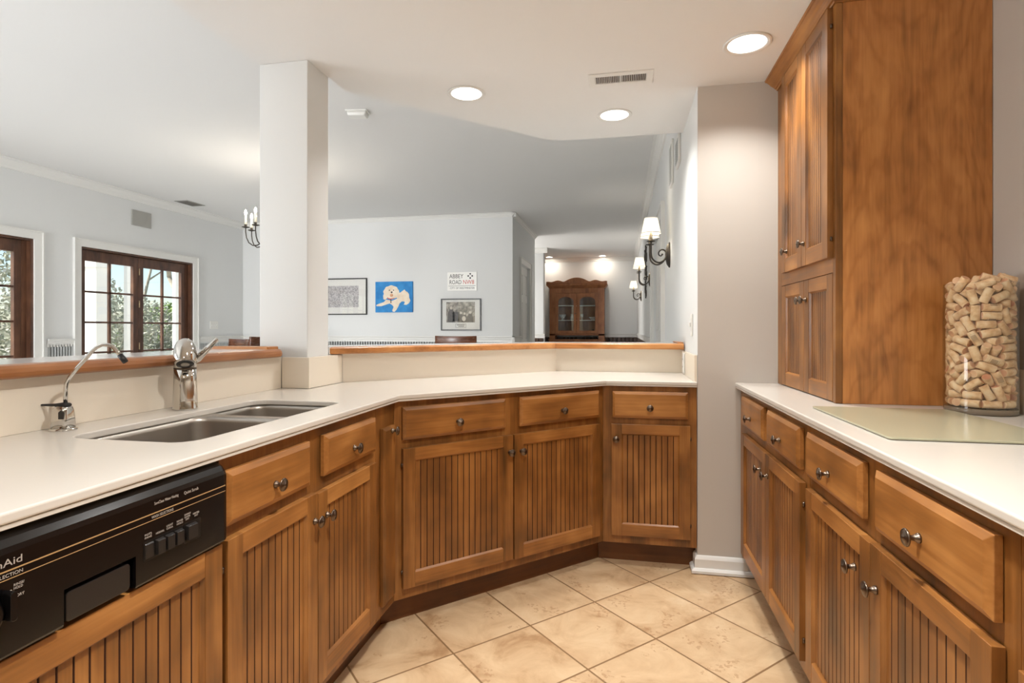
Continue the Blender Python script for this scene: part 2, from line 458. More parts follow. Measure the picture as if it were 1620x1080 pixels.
# ceilings
wall('wall_rear', 'wall', lambda b: (b.box(-6.1, -5.7, BACK-0.1, BACK, 0, HG), b.box(-1.9, 1.3, BACK-0.1, BACK, 0, HG), b.box(-5.7, -1.9, BACK-0.1, BACK, 2.35, HG), b.box(-5.7, -1.9, BACK-0.1, BACK, 0, 0.15)))
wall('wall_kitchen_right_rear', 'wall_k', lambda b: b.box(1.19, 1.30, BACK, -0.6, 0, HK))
b = MB(['ceiling'])
b.prism([(-1.57,BACK),(1.30,BACK),(1.30,2.795),(0.36,2.795),(0.36,3.43),(-0.414,3.43),(-1.33,2.514),(-1.33,2.36),(-1.57,2.36)], HK, HG+0.0)
struct(b.build('ceiling'))
wall('ceiling', 'ceiling', lambda b: b.box(-6.1, 1.3, BACK, 13.4, HG+0.001, HG+0.1))
# window wall on the left with two windows and an added unseen opening for fill light
W1 = (3.05, 4.655, 0.42, 2.095); W2 = (5.158, 6.82, 0.42, 2.095); W0 = (-2.4, 0.4, 0.42, 2.095)
b = MB(['wall'])
ys = [BACK, W0[0], W0[1], W1[0], W1[1], W2[0], W2[1], YF]
for i in range(0, 8, 2): b.box(XW-0.16, XW, ys[i], ys[i+1], 0, HG)
for w in (W0, W1, W2):
    b.box(XW-0.16, XW, w[0], w[1], w[3], HG); b.box(XW-0.16, XW, w[0], w[1], 0, w[2])
struct(b.build('wall_left'))
wall('wall_far', 'wall', lambda b: b.box(XW-0.16, -1.544, YF, YF+0.12, 0, HG))
wall('wall_hallway_left', 'wall', lambda b: (b.box(-1.664, -1.544, YF+0.12, 8.52, 0, HG), b.box(-1.664, -1.544, 9.36, 9.98, 0, HG), b.box(-1.664, -1.544, 8.52, 9.36, 2.19, HG)))
wall('wall_hallway_pier', 'wall', lambda b: b.box(-3.4, -1.60, 11.5, 11.75, 0, HG))
wall('wall_hallway_opening', 'wall', lambda b: b.box(-3.5, -3.4, 8.0, 13.2, 0, HG))
wall('wall_back', 'wall', lambda b: b.box(-3.5, 1.3, 13.2, 13.3, 0, HG))
def rw(b):
    b.box(0.36, 0.48, 3.43, 4.95, 0, HG); b.box(0.36, 0.48, 6.5, 13.2, 0, HG); b.box(0.36, 0.48, 4.95, 6.5, 2.14, HG)
wall('wall_right', 'wall', rw)
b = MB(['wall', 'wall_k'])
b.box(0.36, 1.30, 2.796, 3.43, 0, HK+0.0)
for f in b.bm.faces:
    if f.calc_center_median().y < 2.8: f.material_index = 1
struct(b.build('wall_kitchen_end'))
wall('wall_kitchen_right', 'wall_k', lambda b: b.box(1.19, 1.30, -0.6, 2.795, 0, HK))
# the square column that carries the soffit
b = MB(['wall', 'wall_k']); b.box(-1.565, -1.333, 2.186, 2.36, 0, HK)
struct(b.build('wall_column', bevel=0.003))
# low bar walls
wall('wall_left_light_block', 'wall', lambda b: b.box(-1.60, -1.453, BACK, 0.75, 0, HK))  # full-height unseen wall, added to keep fill light off the right side
wall('wall_bar_left', 'wall', lambda b: b.box(-1.60, -1.453, 0.7505, 2.185, 0, 1.05))
wall('wall_bar_middle', 'wall', lambda b: b.prism([(-1.333,2.362),(-1.333,2.443),(-0.393,3.383),(0.359,3.383),(0.359,3.49),(-0.44,3.49),(-1.568,2.362)], 0, 1.05))

# crown mouldings (profile: distance from the wall, height below ceiling)
CR = [(0,0),(0.085,0),(0.085,-0.012),(0.06,-0.022),(0.045,-0.05),(0.02,-0.075),(0.014,-0.095),(0,-0.10)]
def run_trim(name, m, p0, p1, inward, prof, z):
    p0, p1, n = Vector((*p0,0)), Vector((*p1,0)), Vector((*inward,0))
    b = MB([m]); b.loft([[p0+n*a+Vector((0,0,z+h)) for a,h in prof], [p1+n*a+Vector((0,0,z+h)) for a,h in prof]], smooth=False)
    return struct(b.build(name))
run_trim('trim_1', 'trim', (XW,BACK), (XW,YF), (1,0), CR, HG)
CS = [(a*0.6,h*0.6) for a,h in CR]
run_trim('trim_2', 'trim', (XW,YF), (-1.493,YF), (0,-1), CS, HG)
run_trim('trim_3', 'trim', (-1.544,YF-0.051), (-1.544,9.98), (1,0), CS, HG)
run_trim('trim_4', 'trim', (0.36,3.43), (0.36,13.2), (-1,0), CR, HG)
run_trim('trim_5', 'trim', (-3.4,13.2), (0.36,13.2), (0,-1), CR, HG)
run_trim('trim_6', 'trim', (-3.4,11.5), (-1.515,11.5), (0,-1), CR, HG)
# chair rails and painted wainscot below
RL = [(0,0),(0.034,0),(0.034,-0.014),(0.022,-0.022),(0.018,-0.05),(0.010,-0.056),(0.010,-0.085),(0,-0.085)]
run_trim('trim_7', 'trim', (XW,YF), (-1.51,YF), (0,-1), RL, 1.062)
run_trim('trim_8', 'trim', (-1.544,YF-0.034), (-1.544,8.42), (1,0), RL, 1.062)
run_trim('trim_9', 'trim', (XW,6.94), (XW,YF), (1,0), RL, 1.062)
run_trim('trim_10', 'trim', (XW,4.785), (XW,5.09), (1,0), RL, 1.062)
run_trim('trim_11', 'trim', (0.36,6.62), (0.36,13.2), (-1,0), RL, 1.062)
run_trim('trim_12', 'trim', (-3.4,13.2), (0.36,13.2), (0,-1), RL, 1.062)
run_trim('trim_13', 'trim', (-3.4,11.5), (-1.57,11.5), (0,-1), RL, 1.062)
def beadboard(name, p0, p1, inward, z0, z1, m='bead_paint', pitch=0.05):
    p0, p1, n = Vector((*p0,0)), Vector((*p1,0)), Vector((*inward,0)); d = (p1-p0); L = d.length; d.normalize()
    k = max(1, int(L/pitch)); prof = [(0, 0)]
    for i in range(k):
        a, e = i*L/k, (i+1)*L/k
        prof += [(a, -0.004), (a+0.010, 0.010), (e-0.012, 0.010), (e-0.006, -0.004)]
    prof += [(L, 0)]
    b = MB([m]); b.loft([[p0+d*t+n*y+Vector((0,0,z)) for t,y in prof] for z in (z0, z1)], smooth=False)
    return struct(b.build(name))
beadboard('trim_14', (XW,YF), (-1.6,YF), (0,-1), 0.1, 0.976, pitch=0.041)
beadboard('trim_15', (XW,6.96), (XW,YF), (1,0), 0.1, 0.96)
beadboard('trim_16', (XW,4.80), (XW,5.08), (1,0), 0.86, 1.0, pitch=0.028)
beadboard('trim_17', (-3.4,13.2), (0.36,13.2), (0,-1), 0.1, 0.975, 'dark_panel', 0.09)
beadboard('trim_18', (0.36,6.62), (0.36,13.2), (-1,0), 0.1, 0.975, 'dark_panel', 0.09)
beadboard('trim_19', (-3.4,11.5), (-1.6,11.5), (0,-1), 0.1, 0.975, 'dark_panel', 0.09)
# baseboard round the end of the kitchen wall
BP = [(0,0),(0.014,0),(0.030,0.004),(0.030,0.016),(0.022,0.024),(0.014,0.026),(0.014,0.066),(0.010,0.074),(0.006,0.080),(0,0.083)]
b = MB(['trim'])
A = [(0.36-0.0, 2.7955)]
def corner_loop(p, n): return [Vector((p[0]+n[0]*a, p[1]+n[1]*a, h)) for a, h in BP]
b.loft([corner_loop((0.3595,2.86),(-1,0)), corner_loop((0.3595,2.7955),(-1,-1)), corner_loop((0.64,2.7955),(0,-1))], smooth=False)
struct(b.build('baseboard_kitchen_end'))

# ---- windows
def casing(b, Y0, Y1, Z0, Z1, w=0.075, t=0.018, x=XW, sgn=1):
    """flat casing with a thin outer bead round an opening in an x = const wall"""
    for y0, y1, z0, z1 in ((Y0-w,Y0,Z0,Z1),(Y1,Y1+w,Z0,Z1),(Y0-w,Y1+w,Z1,Z1+w)):
        b.box(*sorted((x, x+sgn*t)), y0, y1, z0, z1)
    for y0, y1, z0, z1 in ((Y0-w-0.012,Y0-w,Z0,Z1+w),(Y1+w,Y1+w+0.012,Z0,Z1+w),(Y0-w-0.012,Y1+w+0.012,Z1+w,Z1+w+0.012)):
        b.box(*sorted((x, x+sgn*(t+0.012))), y0, y1, z0, z1)
def window(name, W):
    Y0, Y1, Z0, Z1 = W
    root = bpy.data.objects.new(name, None); C.objects.link(root); root['kind'] = 'structure'
    root.location = (XW, (Y0+Y1)/2, Z0); inv = Matrix.Translation((-XW, -(Y0+Y1)/2, -Z0))
    def mb(*mats): q = MB(list(mats)); q.T = inv; return q
    b = mb('trim'); casing(b, Y0, Y1, Z0, Z1); b.box(XW-0.01, XW+0.05, Y0-0.1, Y1+0.1, Z0-0.03, Z0); b.build('window_casing', root)
    b = mb('walnut')
    e = 0.028
    b.box(XW-0.15, XW-0.002, Y0, Y0+e, Z0, Z1); b.box(XW-0.15, XW-0.002, Y1-e, Y1, Z0, Z1)
    b.box(XW-0.15, XW-0.002, Y0+e, Y1-e, Z1-0.022, Z1); b.box(XW-0.15, XW-0.002, Y0+e, Y1-e, Z0, Z0+0.03)
    b.build('window_frame', root)
    a0, a1 = Y0+0.032, Y1-0.075; mid = a0+(a1-a0)*0.505
    b = mb('walnut'); b.box(XW-0.13, XW-0.055, Y1-0.075, Y1-e, Z0+0.03, Z1-0.022); b.build('window_stop', root)
    for y0, y1 in ((a0, mid-0.002), (mid+0.002, a1)):
        s = 0.078; g0, g1, h0, h1 = y0+s, y1-s+0.01, Z0+0.12, Z1-0.145
        b = mb('walnut')
        x0, x1 = XW-0.105, XW-0.06
        b.box(x0, x1, y0, g0, Z0+0.03, Z1-0.024); b.box(x0, x1, g1, y1, Z0+0.03, Z1-0.024)
        b.box(x0, x1, g0, g1, h1, Z1-0.024); b.box(x0, x1, g0, g1, Z0+0.03, h0)
        m = (g0+g1)/2
        b.box(x0+0.012, x1-0.004, m-0.014, m+0.014, h0, h1)
        for k in range(1, 4):
            zz = h1-(h1-h0)*k/4
            b.box(x0+0.012, x1-0.004, g0, g1, zz-0.011, zz+0.011)
        sash = b.build('window_sash', root, bevel=0.003)
        p = mb('pane'); p.box(XW-0.086, XW-0.082, g0-0.004, g1+0.004, h0-0.004, h1+0.004); p.build('window_pane', sash)
        if y0 > a0+0.1:
            for hz in (Z1-0.16, Z1-0.57, Z1-1.1):
                q = mb('brass'); q.lathe([(0.006,0),(0.006,0.085)], (XW-0.055, y0+0.012, hz-0.085), (0,0,1), 10)
                q.build('window_hinge', sash)
    return root
window('window_1', W1); window('window_2', W2)

# ---- door in the hallway side wall (six panels) and cased double door in the right wall
def panel_door(b, y0, y1, z0, z1, x, sgn, rows, cols=2, t=0.035):
    """door leaf in an x = const plane, its face at x, raised panels"""
    st, n = 0.10, cols
    b.box(*sorted((x-sgn*t, x-sgn*0.010)), y0, y1, z0, z1)
    w = (y1-y0-st*(n+1))/n
    zs = [z0]+[z for r in rows for z in r]+[z1]
    for i in range(n+1): b.box(*sorted((x-sgn*0.010, x)), y0+i*(w+st), y0+i*(w+st)+st, z0, z1)
    for i in range(0, len(zs), 2):
        for j in range(n): b.box(*sorted((x-sgn*0.010, x)), y0+st+j*(w+st), y0+st+j*(w+st)+w, zs[i], zs[i+1])
    for r in rows:
        for j in range(n):
            a = y0+st+j*(w+st)+0.02
            b.box(*sorted((x-sgn*0.010, x-sgn*0.003)), a, a+w-0.04, r[0]+0.02, r[1]-0.02)
root = bpy.data.objects.new('door_1', None); C.objects.link(root); root['kind'] = 'structure'; root.location = (-1.544, 8.94, 0)
inv = Matrix.Translation((1.544, -8.94, 0))
b = MB(['trim']); b.T = inv; casing(b, 8.52, 9.36, 0, 2.19, 0.085, 0.02, -1.544, 1); b.build('door_casing', root)
b = MB(['trim']); b.T = inv; panel_door(b, 8.53, 9.35, 0.01, 2.18, -1.575, 1, [(0.2,0.85),(1.0,1.6),(1.72,2.05)]); b.build('door_leaf', root)
root = bpy.data.objects.new('door_2', None); C.objects.link(root); root['kind'] = 'structure'; root.location = (0.36, 5.7, 0)
inv = Matrix.Translation((-0.36, -5.7, 0))
b = MB(['trim']); b.T = inv; casing(b, 4.95, 6.5, 0, 2.14, 0.10, 0.022, 0.36, -1); b.build('door_casing', root)
for y0, y1 in ((4.955,5.722),(5.728,6.495)):
    b = MB(['trim']); b.T = inv; panel_door(b, y0, y1, 0.01, 2.13, 0.385, -1, [(0.2,1.0),(1.15,2.0)]); b.build('door_leaf', root)

# ================================================================== KITCHEN CABINETS
# local frame of a run: x along the fronts (left to right for someone facing them), y into the cabinet, z up
def knob(parent, x, z, y=-0.022, name='knob'):
    b = MB(['bronze'])
    b.lathe([(0.0092,0),(0.0092,0.003),(0.0066,0.006),(0.0048,0.012),(0.0052,0.017),(0.0075,0.0195),(0.0150,0.0205),(0.0165,0.0215),(0.0165,0.0235),(0.0150,0.0252),(0.0130,0.0250),(0.0122,0.0262),(0.0060,0.0268),(0.0048,0.0286),(0.0018,0.0296)],
            (x, y, z), (0,-1,0), 20)
    return b.build(name, parent)
def drawer(parent, x0, x1, z0, z1, kx=None, kz=None):
    b = MB(['wood_x'])
    i, o = 0.013, 0.0
    def L(y, d): return [(x0+d,y,z0+d),(x1-d,y,z0+d),(x1-d,y,z1-d),(x0+d,y,z1-d)]
    b.loft([L(-0.0015,0), L(-0.014,0), L(-0.0165,0.0045), L(-0.0215,i)], smooth=False)
    d = b.build('drawer', parent, bevel=0.0012)
    knob(d, (x0+x1)/2 if kx is None else kx, (z0+z1)/2-0.012 if kz is None else kz, -0.0215)
    return d
def door(parent, x0, x1, z0, z1, kx=None, kz=None, y=-0.0015, t=0.02, st=0.05, rt=0.047, rb=0.057, pitch=0.0272, hinge=None, name='door'):
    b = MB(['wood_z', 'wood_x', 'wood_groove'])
    f = y-t
    b.box(x0, x0+st, f, y, z0, z1, 0); b.box(x1-st, x1, f, y, z0, z1, 0)
    b.box(x0+st, x1-st, f+0.0006, y, z1-rt, z1, 1); b.box(x0+st, x1-st, f+0.0006, y, z0, z0+rb, 1)
    # sticking: sloped bead round the panel
    a0, a1, c0, c1 = x0+st, x1-st, z0+rb, z1-rt; s = 0.006; pf = f+0.0095
    def L(yy, d): return [(a0+d,yy,c0+d),(a1-d,yy,c0+d),(a1-d,yy,c1-d),(a0+d,yy,c1-d)]
    o_, i_ = b.V(L(f+0.002,0)), b.V(L(pf,s))
    for k in range(4): b.F([o_[k], o_[(k+1)%4], i_[(k+1)%4], i_[k]], 0 if k in (1,3) else 1)
    # beaded panel: flat boards between V grooves
    w = a1-a0; n = max(2, round(w/pitch)); p = w/n; g = 0.0018
    xs = []
    for k in range(n):
        l, r = a0+k*p, a0+(k+1)*p
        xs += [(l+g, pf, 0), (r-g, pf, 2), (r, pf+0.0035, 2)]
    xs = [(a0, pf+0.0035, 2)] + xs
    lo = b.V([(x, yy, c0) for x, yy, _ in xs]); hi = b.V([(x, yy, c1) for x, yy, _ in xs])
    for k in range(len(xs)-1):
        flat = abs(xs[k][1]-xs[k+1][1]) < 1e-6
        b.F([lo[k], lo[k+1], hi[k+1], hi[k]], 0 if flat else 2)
    d = b.build(name, parent, bevel=0.0012, normals=False)
    bm = bmesh.new(); bm.from_mesh(d.data)
    for fc in bm.faces:
        pass
    bm.free()
    if kx is not None: knob(d, kx, kz, f)
    if hinge is not None:
        for hz in (z1-0.065, z0+0.065):
            q = MB(['bronze']); q.lathe([(0.0038,0),(0.0038,0.014)], (hinge, f+0.012, hz-0.007), (0,0,1), 8); q.build('hinge', d)
    return d
def base_cabinet(name, label, origin, rotz, x0, x1, fronts, depth=0.56, ends=(True, True), toe=True, mitre=(0,0), cat='cabinet'):
    t = thing(name, label, cat, (*origin, 0), rotz)
    if x0:
        t.location = Vector((*origin,0)) + Matrix.Rotation(rotz,3,'Z') @ Vector((x0,0,0))
    W = x1-x0
    b = MB(['wood_z', 'wood_x'])
    # face frame with openings behind the fronts
    zs0, zs1 = 0.11, 0.8875
    cuts = sorted((f[1]-x0+0.012, f[2]-x0-0.012, f[3]+0.012, f[4]-0.012) for f in fronts)
    # stiles: everything between columns of fronts
    cols = {}
    for a, c, e, g in cuts: cols.setdefault((round(a,2), round(c,2)), []).append((a,c,e,g))
    b.box(0, W, 0.0, 0.019, zs0, zs1, 0)
    if ends[0]: b.box(0, 0.016, 0.019, depth, zs0, zs1, 0)
    if ends[1]: b.box(W-0.016, W, 0.019, depth, zs0, zs1, 0)
    b.box(0.016, W-0.016, 0.019, depth, zs0, zs0+0.016, 0)
    b.build('body', t, bevel=0.001)
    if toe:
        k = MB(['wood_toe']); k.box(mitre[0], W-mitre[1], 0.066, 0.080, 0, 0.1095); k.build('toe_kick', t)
    for f in fronts:
        if f[0] == 'drawer': drawer(t, f[1]-x0, f[2]-x0, f[3], f[4])
        else:
            d = door(t, f[1]-x0, f[2]-x0, f[3], f[4], None if f[5] is None else f[5]-x0, f[6], hinge=None if f[7] is None else f[7]-x0)
    return t

DZ0, DZ1, RZ0, RZ1, KZ = 0.155, 0.702, 0.735, 0.865, 0.629
# left run: faces +X; local x = world Y
LO, LR = (-0.868, 0.0), PI/2
base_cabinet('sink_base_cabinet', 'beadboard sink cabinet with two drawer fronts over two doors, right of the black dishwasher', LO, LR, 1.072, 1.865, [
    ('drawer',1.076,1.413,0.733,0.856), ('drawer',1.488,1.832,0.738,0.858),
    ('door',1.072+0.002,1.441,DZ0-0.03,0.705,1.424,KZ,1.072), ('door',1.445,1.826,DZ0-0.005,0.700,1.490,0.626,1.829)])
t = base_cabinet('pull_out_cabinet', 'very narrow corner cabinet with a tall slim pull-out front beside the sink cabinet', LO, LR, 1.866, 2.027, [], ends=(False, False), mitre=(0,-0.026))
b = MB(['wood_z']); 
def L(y, d): return [(0.032+d,y,0.152+d),(0.136-d,y,0.152+d),(0.136-d,y,0.803-d),(0.032+d,y,0.803-d)]
b.loft([L(-0.0015,0), L(-0.014,0), L(-0.021,0.010)], smooth=False); d = b.build('door', t, bevel=0.001); knob(d, 0.097, 0.787, -0.021)
# diagonal run
DO, DR = (-0.868, 2.029), PI/4
base_cabinet('diagonal_base_cabinet', 'wide angled base cabinet under the diagonal counter, two drawers above two beadboard doors', DO, DR, 0.0, 1.100, [
    ('drawer',0.030,0.510,RZ0,0.864), ('drawer',0.585,1.062,RZ0,0.866),
    ('door',0.030,0.545,DZ0,DZ1,0.526,KZ,0.028), ('door',0.552,1.062,DZ0-0.004,DZ1,0.588,0.627,1.065)], depth=0.5, ends=(False,False), mitre=(-0.027,-0.027))
# end run facing the camera
base_cabinet('end_base_cabinet', 'single-door base cabinet at the far end of the counter against the white wall', (-0.090, 2.805), 0, 0.0, 0.4475, [
    ('drawer',0.047,0.406,RZ0-0.003,0.862), ('door',0.042,0.415,0.153,0.701,0.064,0.629,0.418)], depth=0.52, ends=(False, True), mitre=(-0.026,0))
# right run: faces -X; local x = 2.79 - world Y
RO, RR = (0.555, 2.79), -PI/2
base_cabinet('right_base_cabinet', 'base cabinet nearest the white end wall on the right, two drawers over two beadboard doors', RO, RR, 0.0, 0.985, [
    ('drawer',0.100,0.490,RZ0,RZ1), ('drawer',0.553,0.935,RZ0,RZ1), ('door',0.115,0.545,DZ0,0.698,0.475,KZ-0.008,None), ('door',0.549,0.955,DZ0,0.700,0.578,KZ-0.008,0.958)])
base_cabinet('right_base_cabinet', 'middle cabinet of the right-hand run, two wide drawers over two beadboard doors', RO, RR, 0.986, 1.880, [
    ('drawer',1.007,1.390,RZ0,RZ1), ('drawer',1.459,1.846,RZ0,RZ1), ('door',1.013,1.442,DZ0,0.700,1.368,0.616,1.010), ('door',1.446,1.852,DZ0,0.703,1.478,0.613,1.855)])
base_cabinet('right_base_cabinet', 'cabinet of the right-hand run nearest the camera, cut by the frame edge', RO, RR, 1.881, 2.42, [
    ('drawer',1.909,2.38,RZ0,RZ1), ('door',1.909,2.38,DZ0,0.703,1.95,0.613,None)])

# tall wall cabinet standing on the right counter
UO, UR = (0.720, 2.794), -PI/2
t = thing('tall_wall_cabinet', 'tall maple cabinet standing on the right counter up to the ceiling, plain figured side', 'cabinet', (UO[0], UO[1], 0.914), UR)
Z = 0.914; W = 0.714; TOP = 2.285-Z
b = MB(['wood_z', 'wood_x', 'wood_side'])
b.box(0, 0.063, 0, 0.019, 0.001, TOP, 0); b.box(W-0.026, W, 0, 0.022, 0.001, TOP, 0)
b.box(0.063, W-0.026, 0, 0.019, 1.365-Z, 1.43-Z, 1); b.box(0.063, W-0.026, 0, 0.019, 2.27-Z, TOP, 1)
b.box(0.063, W-0.026, 0.4, 0.41, 0.001, TOP, 0); b.box(0, 0.016, 0.019, 0.468, 0.001, TOP, 0)
b.box(0.063, W-0.016, 0.022, 0.4, 0.45, 0.466, 0)
b.box(0.063, 0.13, 0.001, 0.019, 1.43-Z, 2.27-Z, 0)
b.build('body', t, bevel=0.0015)
b = MB(['wood_side']); b.box(W-0.0155, W, 0.0225, 0.468, 0.001, TOP); tag(b.build('side_panel', t), 'plain side panel with a flame-shaped grain figure')
# upper overlay doors, lower flush doors
door(t, 0.130, 0.405, 1.417-Z, 2.283-Z, 0.215, 1.503-Z, y=0.0, t=0.019, st=0.052, rt=0.05, rb=0.06, pitch=0.023, hinge=None)
door(t, 0.408, 0.692, 1.417-Z, 2.283-Z, 0.270+0.17, 1.503-Z, y=0.0, t=0.019, st=0.052, rt=0.05, rb=0.06, pitch=0.023, hinge=0.695)
door(t, 0.066, 0.377, 0.004, 1.363-Z, 0.352, 1.285-Z, y=0.0185, t=0.0195, st=0.055, rt=0.05, rb=0.055, pitch=0.023)
door(t, 0.380, 0.686, 0.004, 1.363-Z, 0.404, 1.285-Z, y=0.0185, t=0.0195, st=0.055, rt=0.05, rb=0.055, pitch=0.023)
# crown: swept round the front and the exposed side
CP = [(0.0,0.0),(0.006,0.0),(0.008,0.006),(0.014,0.008),(0.018,0.014),(0.030,0.022),(0.042,0.034),(0.050,0.040),(0.056,0.041),(0.058,0.049),(0.0,0.049)]
b = MB(['wood_x'])
b.loft([[Vector((0.0, -a, TOP+h-0.0)) for a,h in CP], [Vector((W+a, -a, TOP+h)) for a,h in CP], [Vector((W+a, 0.468, TOP+h)) for a,h in CP]], smooth=False)
b.build('crown_moulding', t)

# ================================================================== WORKTOPS
t = thing('worktop', 'cream solid-surface worktop with the sink, running left, diagonally and along the far end', 'worktop', (-1.1, 1.5, 0.889))
inv = Matrix.Translation((1.1,-1.5,-0.889))
SK = rrect(-1.2945, -0.9555, 1.0815, 1.7925, 0.052, 7)
outer = [(-0.842,-0.6),(-0.842,2.019),(-0.074,2.787),(0.3585,2.787),(0.3585,3.382),(-0.395,3.382),(-1.309,2.468),(-1.309,2.1585),(-1.452,2.1585),(-1.452,-0.6)]
b = MB(['counter']); b.T = inv; b.holed(outer, [SK], 0.8965, 0.914); b.build('slab', t, bevel=0.004, seg=3)
b = MB(['counter']); b.T = inv
b.prism([(-0.845,-0.6),(-0.845,2.0202),(-0.0752,2.790),(0.3585,2.790),(0.3585,2.82),(-0.09,2.82),(-0.875,2.035),(-0.875,-0.6)], 0.8885, 0.896); b.build('edge_strip', t, bevel=0.001)
b = MB(['splash']); b.T = inv
b.box(-1.4525,-1.440,-0.6,2.158,0.9142,1.0495)
b.build('backsplash', t, bevel=0.001)
b = MB(['splash']); b.T = inv
b.prism([(-1.309,2.4665),(-0.3938,3.3818),(-0.389,3.370),(-1.309,2.450)], 0.9142, 1.0495); b.build('backsplash', t)
b = MB(['splash']); b.T = inv; b.box(-0.389,0.3585,3.370,3.382,0.9142,1.0495); b.build('backsplash', t)
b = MB(['splash']); b.T = inv; b.box(0.346,0.3585,2.80,3.3695,0.9142,1.043); b.build('backsplash', t)
b = MB(['splash']); b.T = inv; b.prism([(-1.4395,2.159),(-1.309,2.159),(-1.309,2.449),(-1.331,2.425),(-1.331,2.184),(-1.4395,2.184)], 0.9142, 1.047)
tag(b.build('column_wrap', t, bevel=0.002), 'cream splash panels wrapped round the foot of the square column')

t = thing('worktop', 'cream solid-surface worktop on the right under the tall cabinet and the cork vase', 'worktop', (0.8, 1.5, 0.889))
inv = Matrix.Translation((-0.8,-1.5,-0.889))
b = MB(['counter']); b.T = inv; b.prism([(0.531,-0.6),(1.189,-0.6),(1.189,2.795),(0.531,2.795)], 0.8965, 0.914); b.build('slab', t, bevel=0.004, seg=3)
b = MB(['counter']); b.T = inv; b.box(0.534,0.56,-0.6,2.795,0.8885,0.896); b.build('edge_strip', t, bevel=0.001)
b = MB(['splash']); b.T = inv; b.box(1.176,1.189,-0.6,2.076,0.9142,1.047); b.build('backsplash', t, bevel=0.001)

# ================================================================== SINK
t = thing('kitchen_sink', 'undermounted double-bowl stainless steel sink', 'sink', (-1.125, 1.44, 0.889))
inv = Matrix.Translation((1.125,-1.44,-0.889))
B1 = (-1.298,-0.952,1.078,1.520); B2 = (-1.298,-0.952,1.556,1.796)
b = MB(['steel']); b.T = inv
b.holed(rrect(-1.33,-0.92,1.05,1.825,0.08,7), [rrect(*B1,0.052,7), rrect(*B2,0.048,7)], 0.8895, 0.8963)
b.build('rim', t, bevel=0.0015)
for B, r in ((B1,0.052),(B2,0.048)):
    b = MB(['steel', 'vent_dark']); b.T = inv
    def lp(d, z, rr): return [(x,y,z) for x,y in rrect(B[0]+d,B[1]-d,B[2]+d,B[3]-d,rr,7)]
    lo = [lp(0,0.8958,r), lp(0.001,0.880,r), lp(0.005,0.725,r-0.003), lp(0.014,0.709,r-0.012), lp(0.035,0.704,0.02), lp(0.11,0.703,0.005)]
    b.loft(lo, 0, cap0=False, cap1=True)
    cx, cy = (B[0]+B[1])/2, (B[2]+B[3])/2
    b.lathe([(0.043,0.7032),(0.043,0.7048),(0.030,0.7048)], (cx,cy,0), (0,0,1), 24, 0, cap0=False)
    o = b.build('bowl', t, normals=False)
    sm = o.modifiers.new('thick', 'SOLIDIFY'); sm.thickness = 0.0012; sm.offset = 0

# ================================================================== TAPS
# main tap: column body, pull-out head facing the room, flat lever
FX, FY = -1.3655, 1.536
t = thing('kitchen_faucet', 'chrome single-lever kitchen tap with pull-out spray head behind the sink', 'faucet', (FX, FY, 0.914))
b = MB(['chrome'])
b.lathe([(0.0365,0),(0.0365,0.004),(0.0350,0.007),(0.0345,0.03),(0.0330,0.09),(0.0322,0.128)], (0,0,0.0005), (0,0,1), 32); b.build('body', t)
b = MB(['bronze']); b.lathe([(0.0326,0),(0.0326,0.003)], (0,0,0.1288), (0,0,1), 32); b.build('joint_ring', t)
b = MB(['chrome']); b.lathe([(0.0322,0.132),(0.0318,0.150),(0.028,0.170),(0.020,0.186),(0.006,0.192)], (0,0,0), (0,0,1), 32); b.build('cap', t)
to = Vector((0.66,-0.75,0)).normalized()
ax = (to*0.50 + Vector((0,0,-0.865))).normalized()
end = Vector((0,0,0.147)) + to*0.062
b = MB(['chrome', 'rubber', 'steel'])
L0 = 0.082
b.lathe([(0.002,-0.004),(0.014,-0.002),(0.024,0.007),(0.030,0.020),(0.0325,0.036),(0.0322,0.056),(0.0295,L0-0.006),(0.027,L0),(0.0245,L0)], end-ax*L0, ax, 32, 0)
b.lathe([(0.0243,L0+0.0002),(0.0243,L0+0.001),(0.013,L0+0.001)], end-ax*L0, ax, 28, 1)
b.lathe([(0.012,L0+0.0012),(0.012,L0+0.003),(0.009,L0+0.003)], end-ax*L0, ax, 20, 2)
b.build('spray_head', t)
R_ = Vector((0.981,0.193,0))
b = MB(['chrome'])
s0 = R_*0.022+Vector((0,0,0.150)); s1 = R_*0.038+Vector((0,0,0.160)); s2 = R_*0.100+Vector((0,0,0.222))
dv = (s2-s1).normalized(); nv = dv.cross(to).normalized()
loops = []
for p, w, h in ((s0,0.010,0.010),(s1,0.011,0.012),(s1.lerp(s2,0.5),0.013,0.0095),(s2,0.015,0.0075),(s2+dv*0.004,0.011,0.005)):
    loops.append([p+to*w*math.cos(a)+nv*h*math.sin(a) for a in [2*PI*k/16 for k in range(16)]])
b.loft(loops); b.build('lever', t)

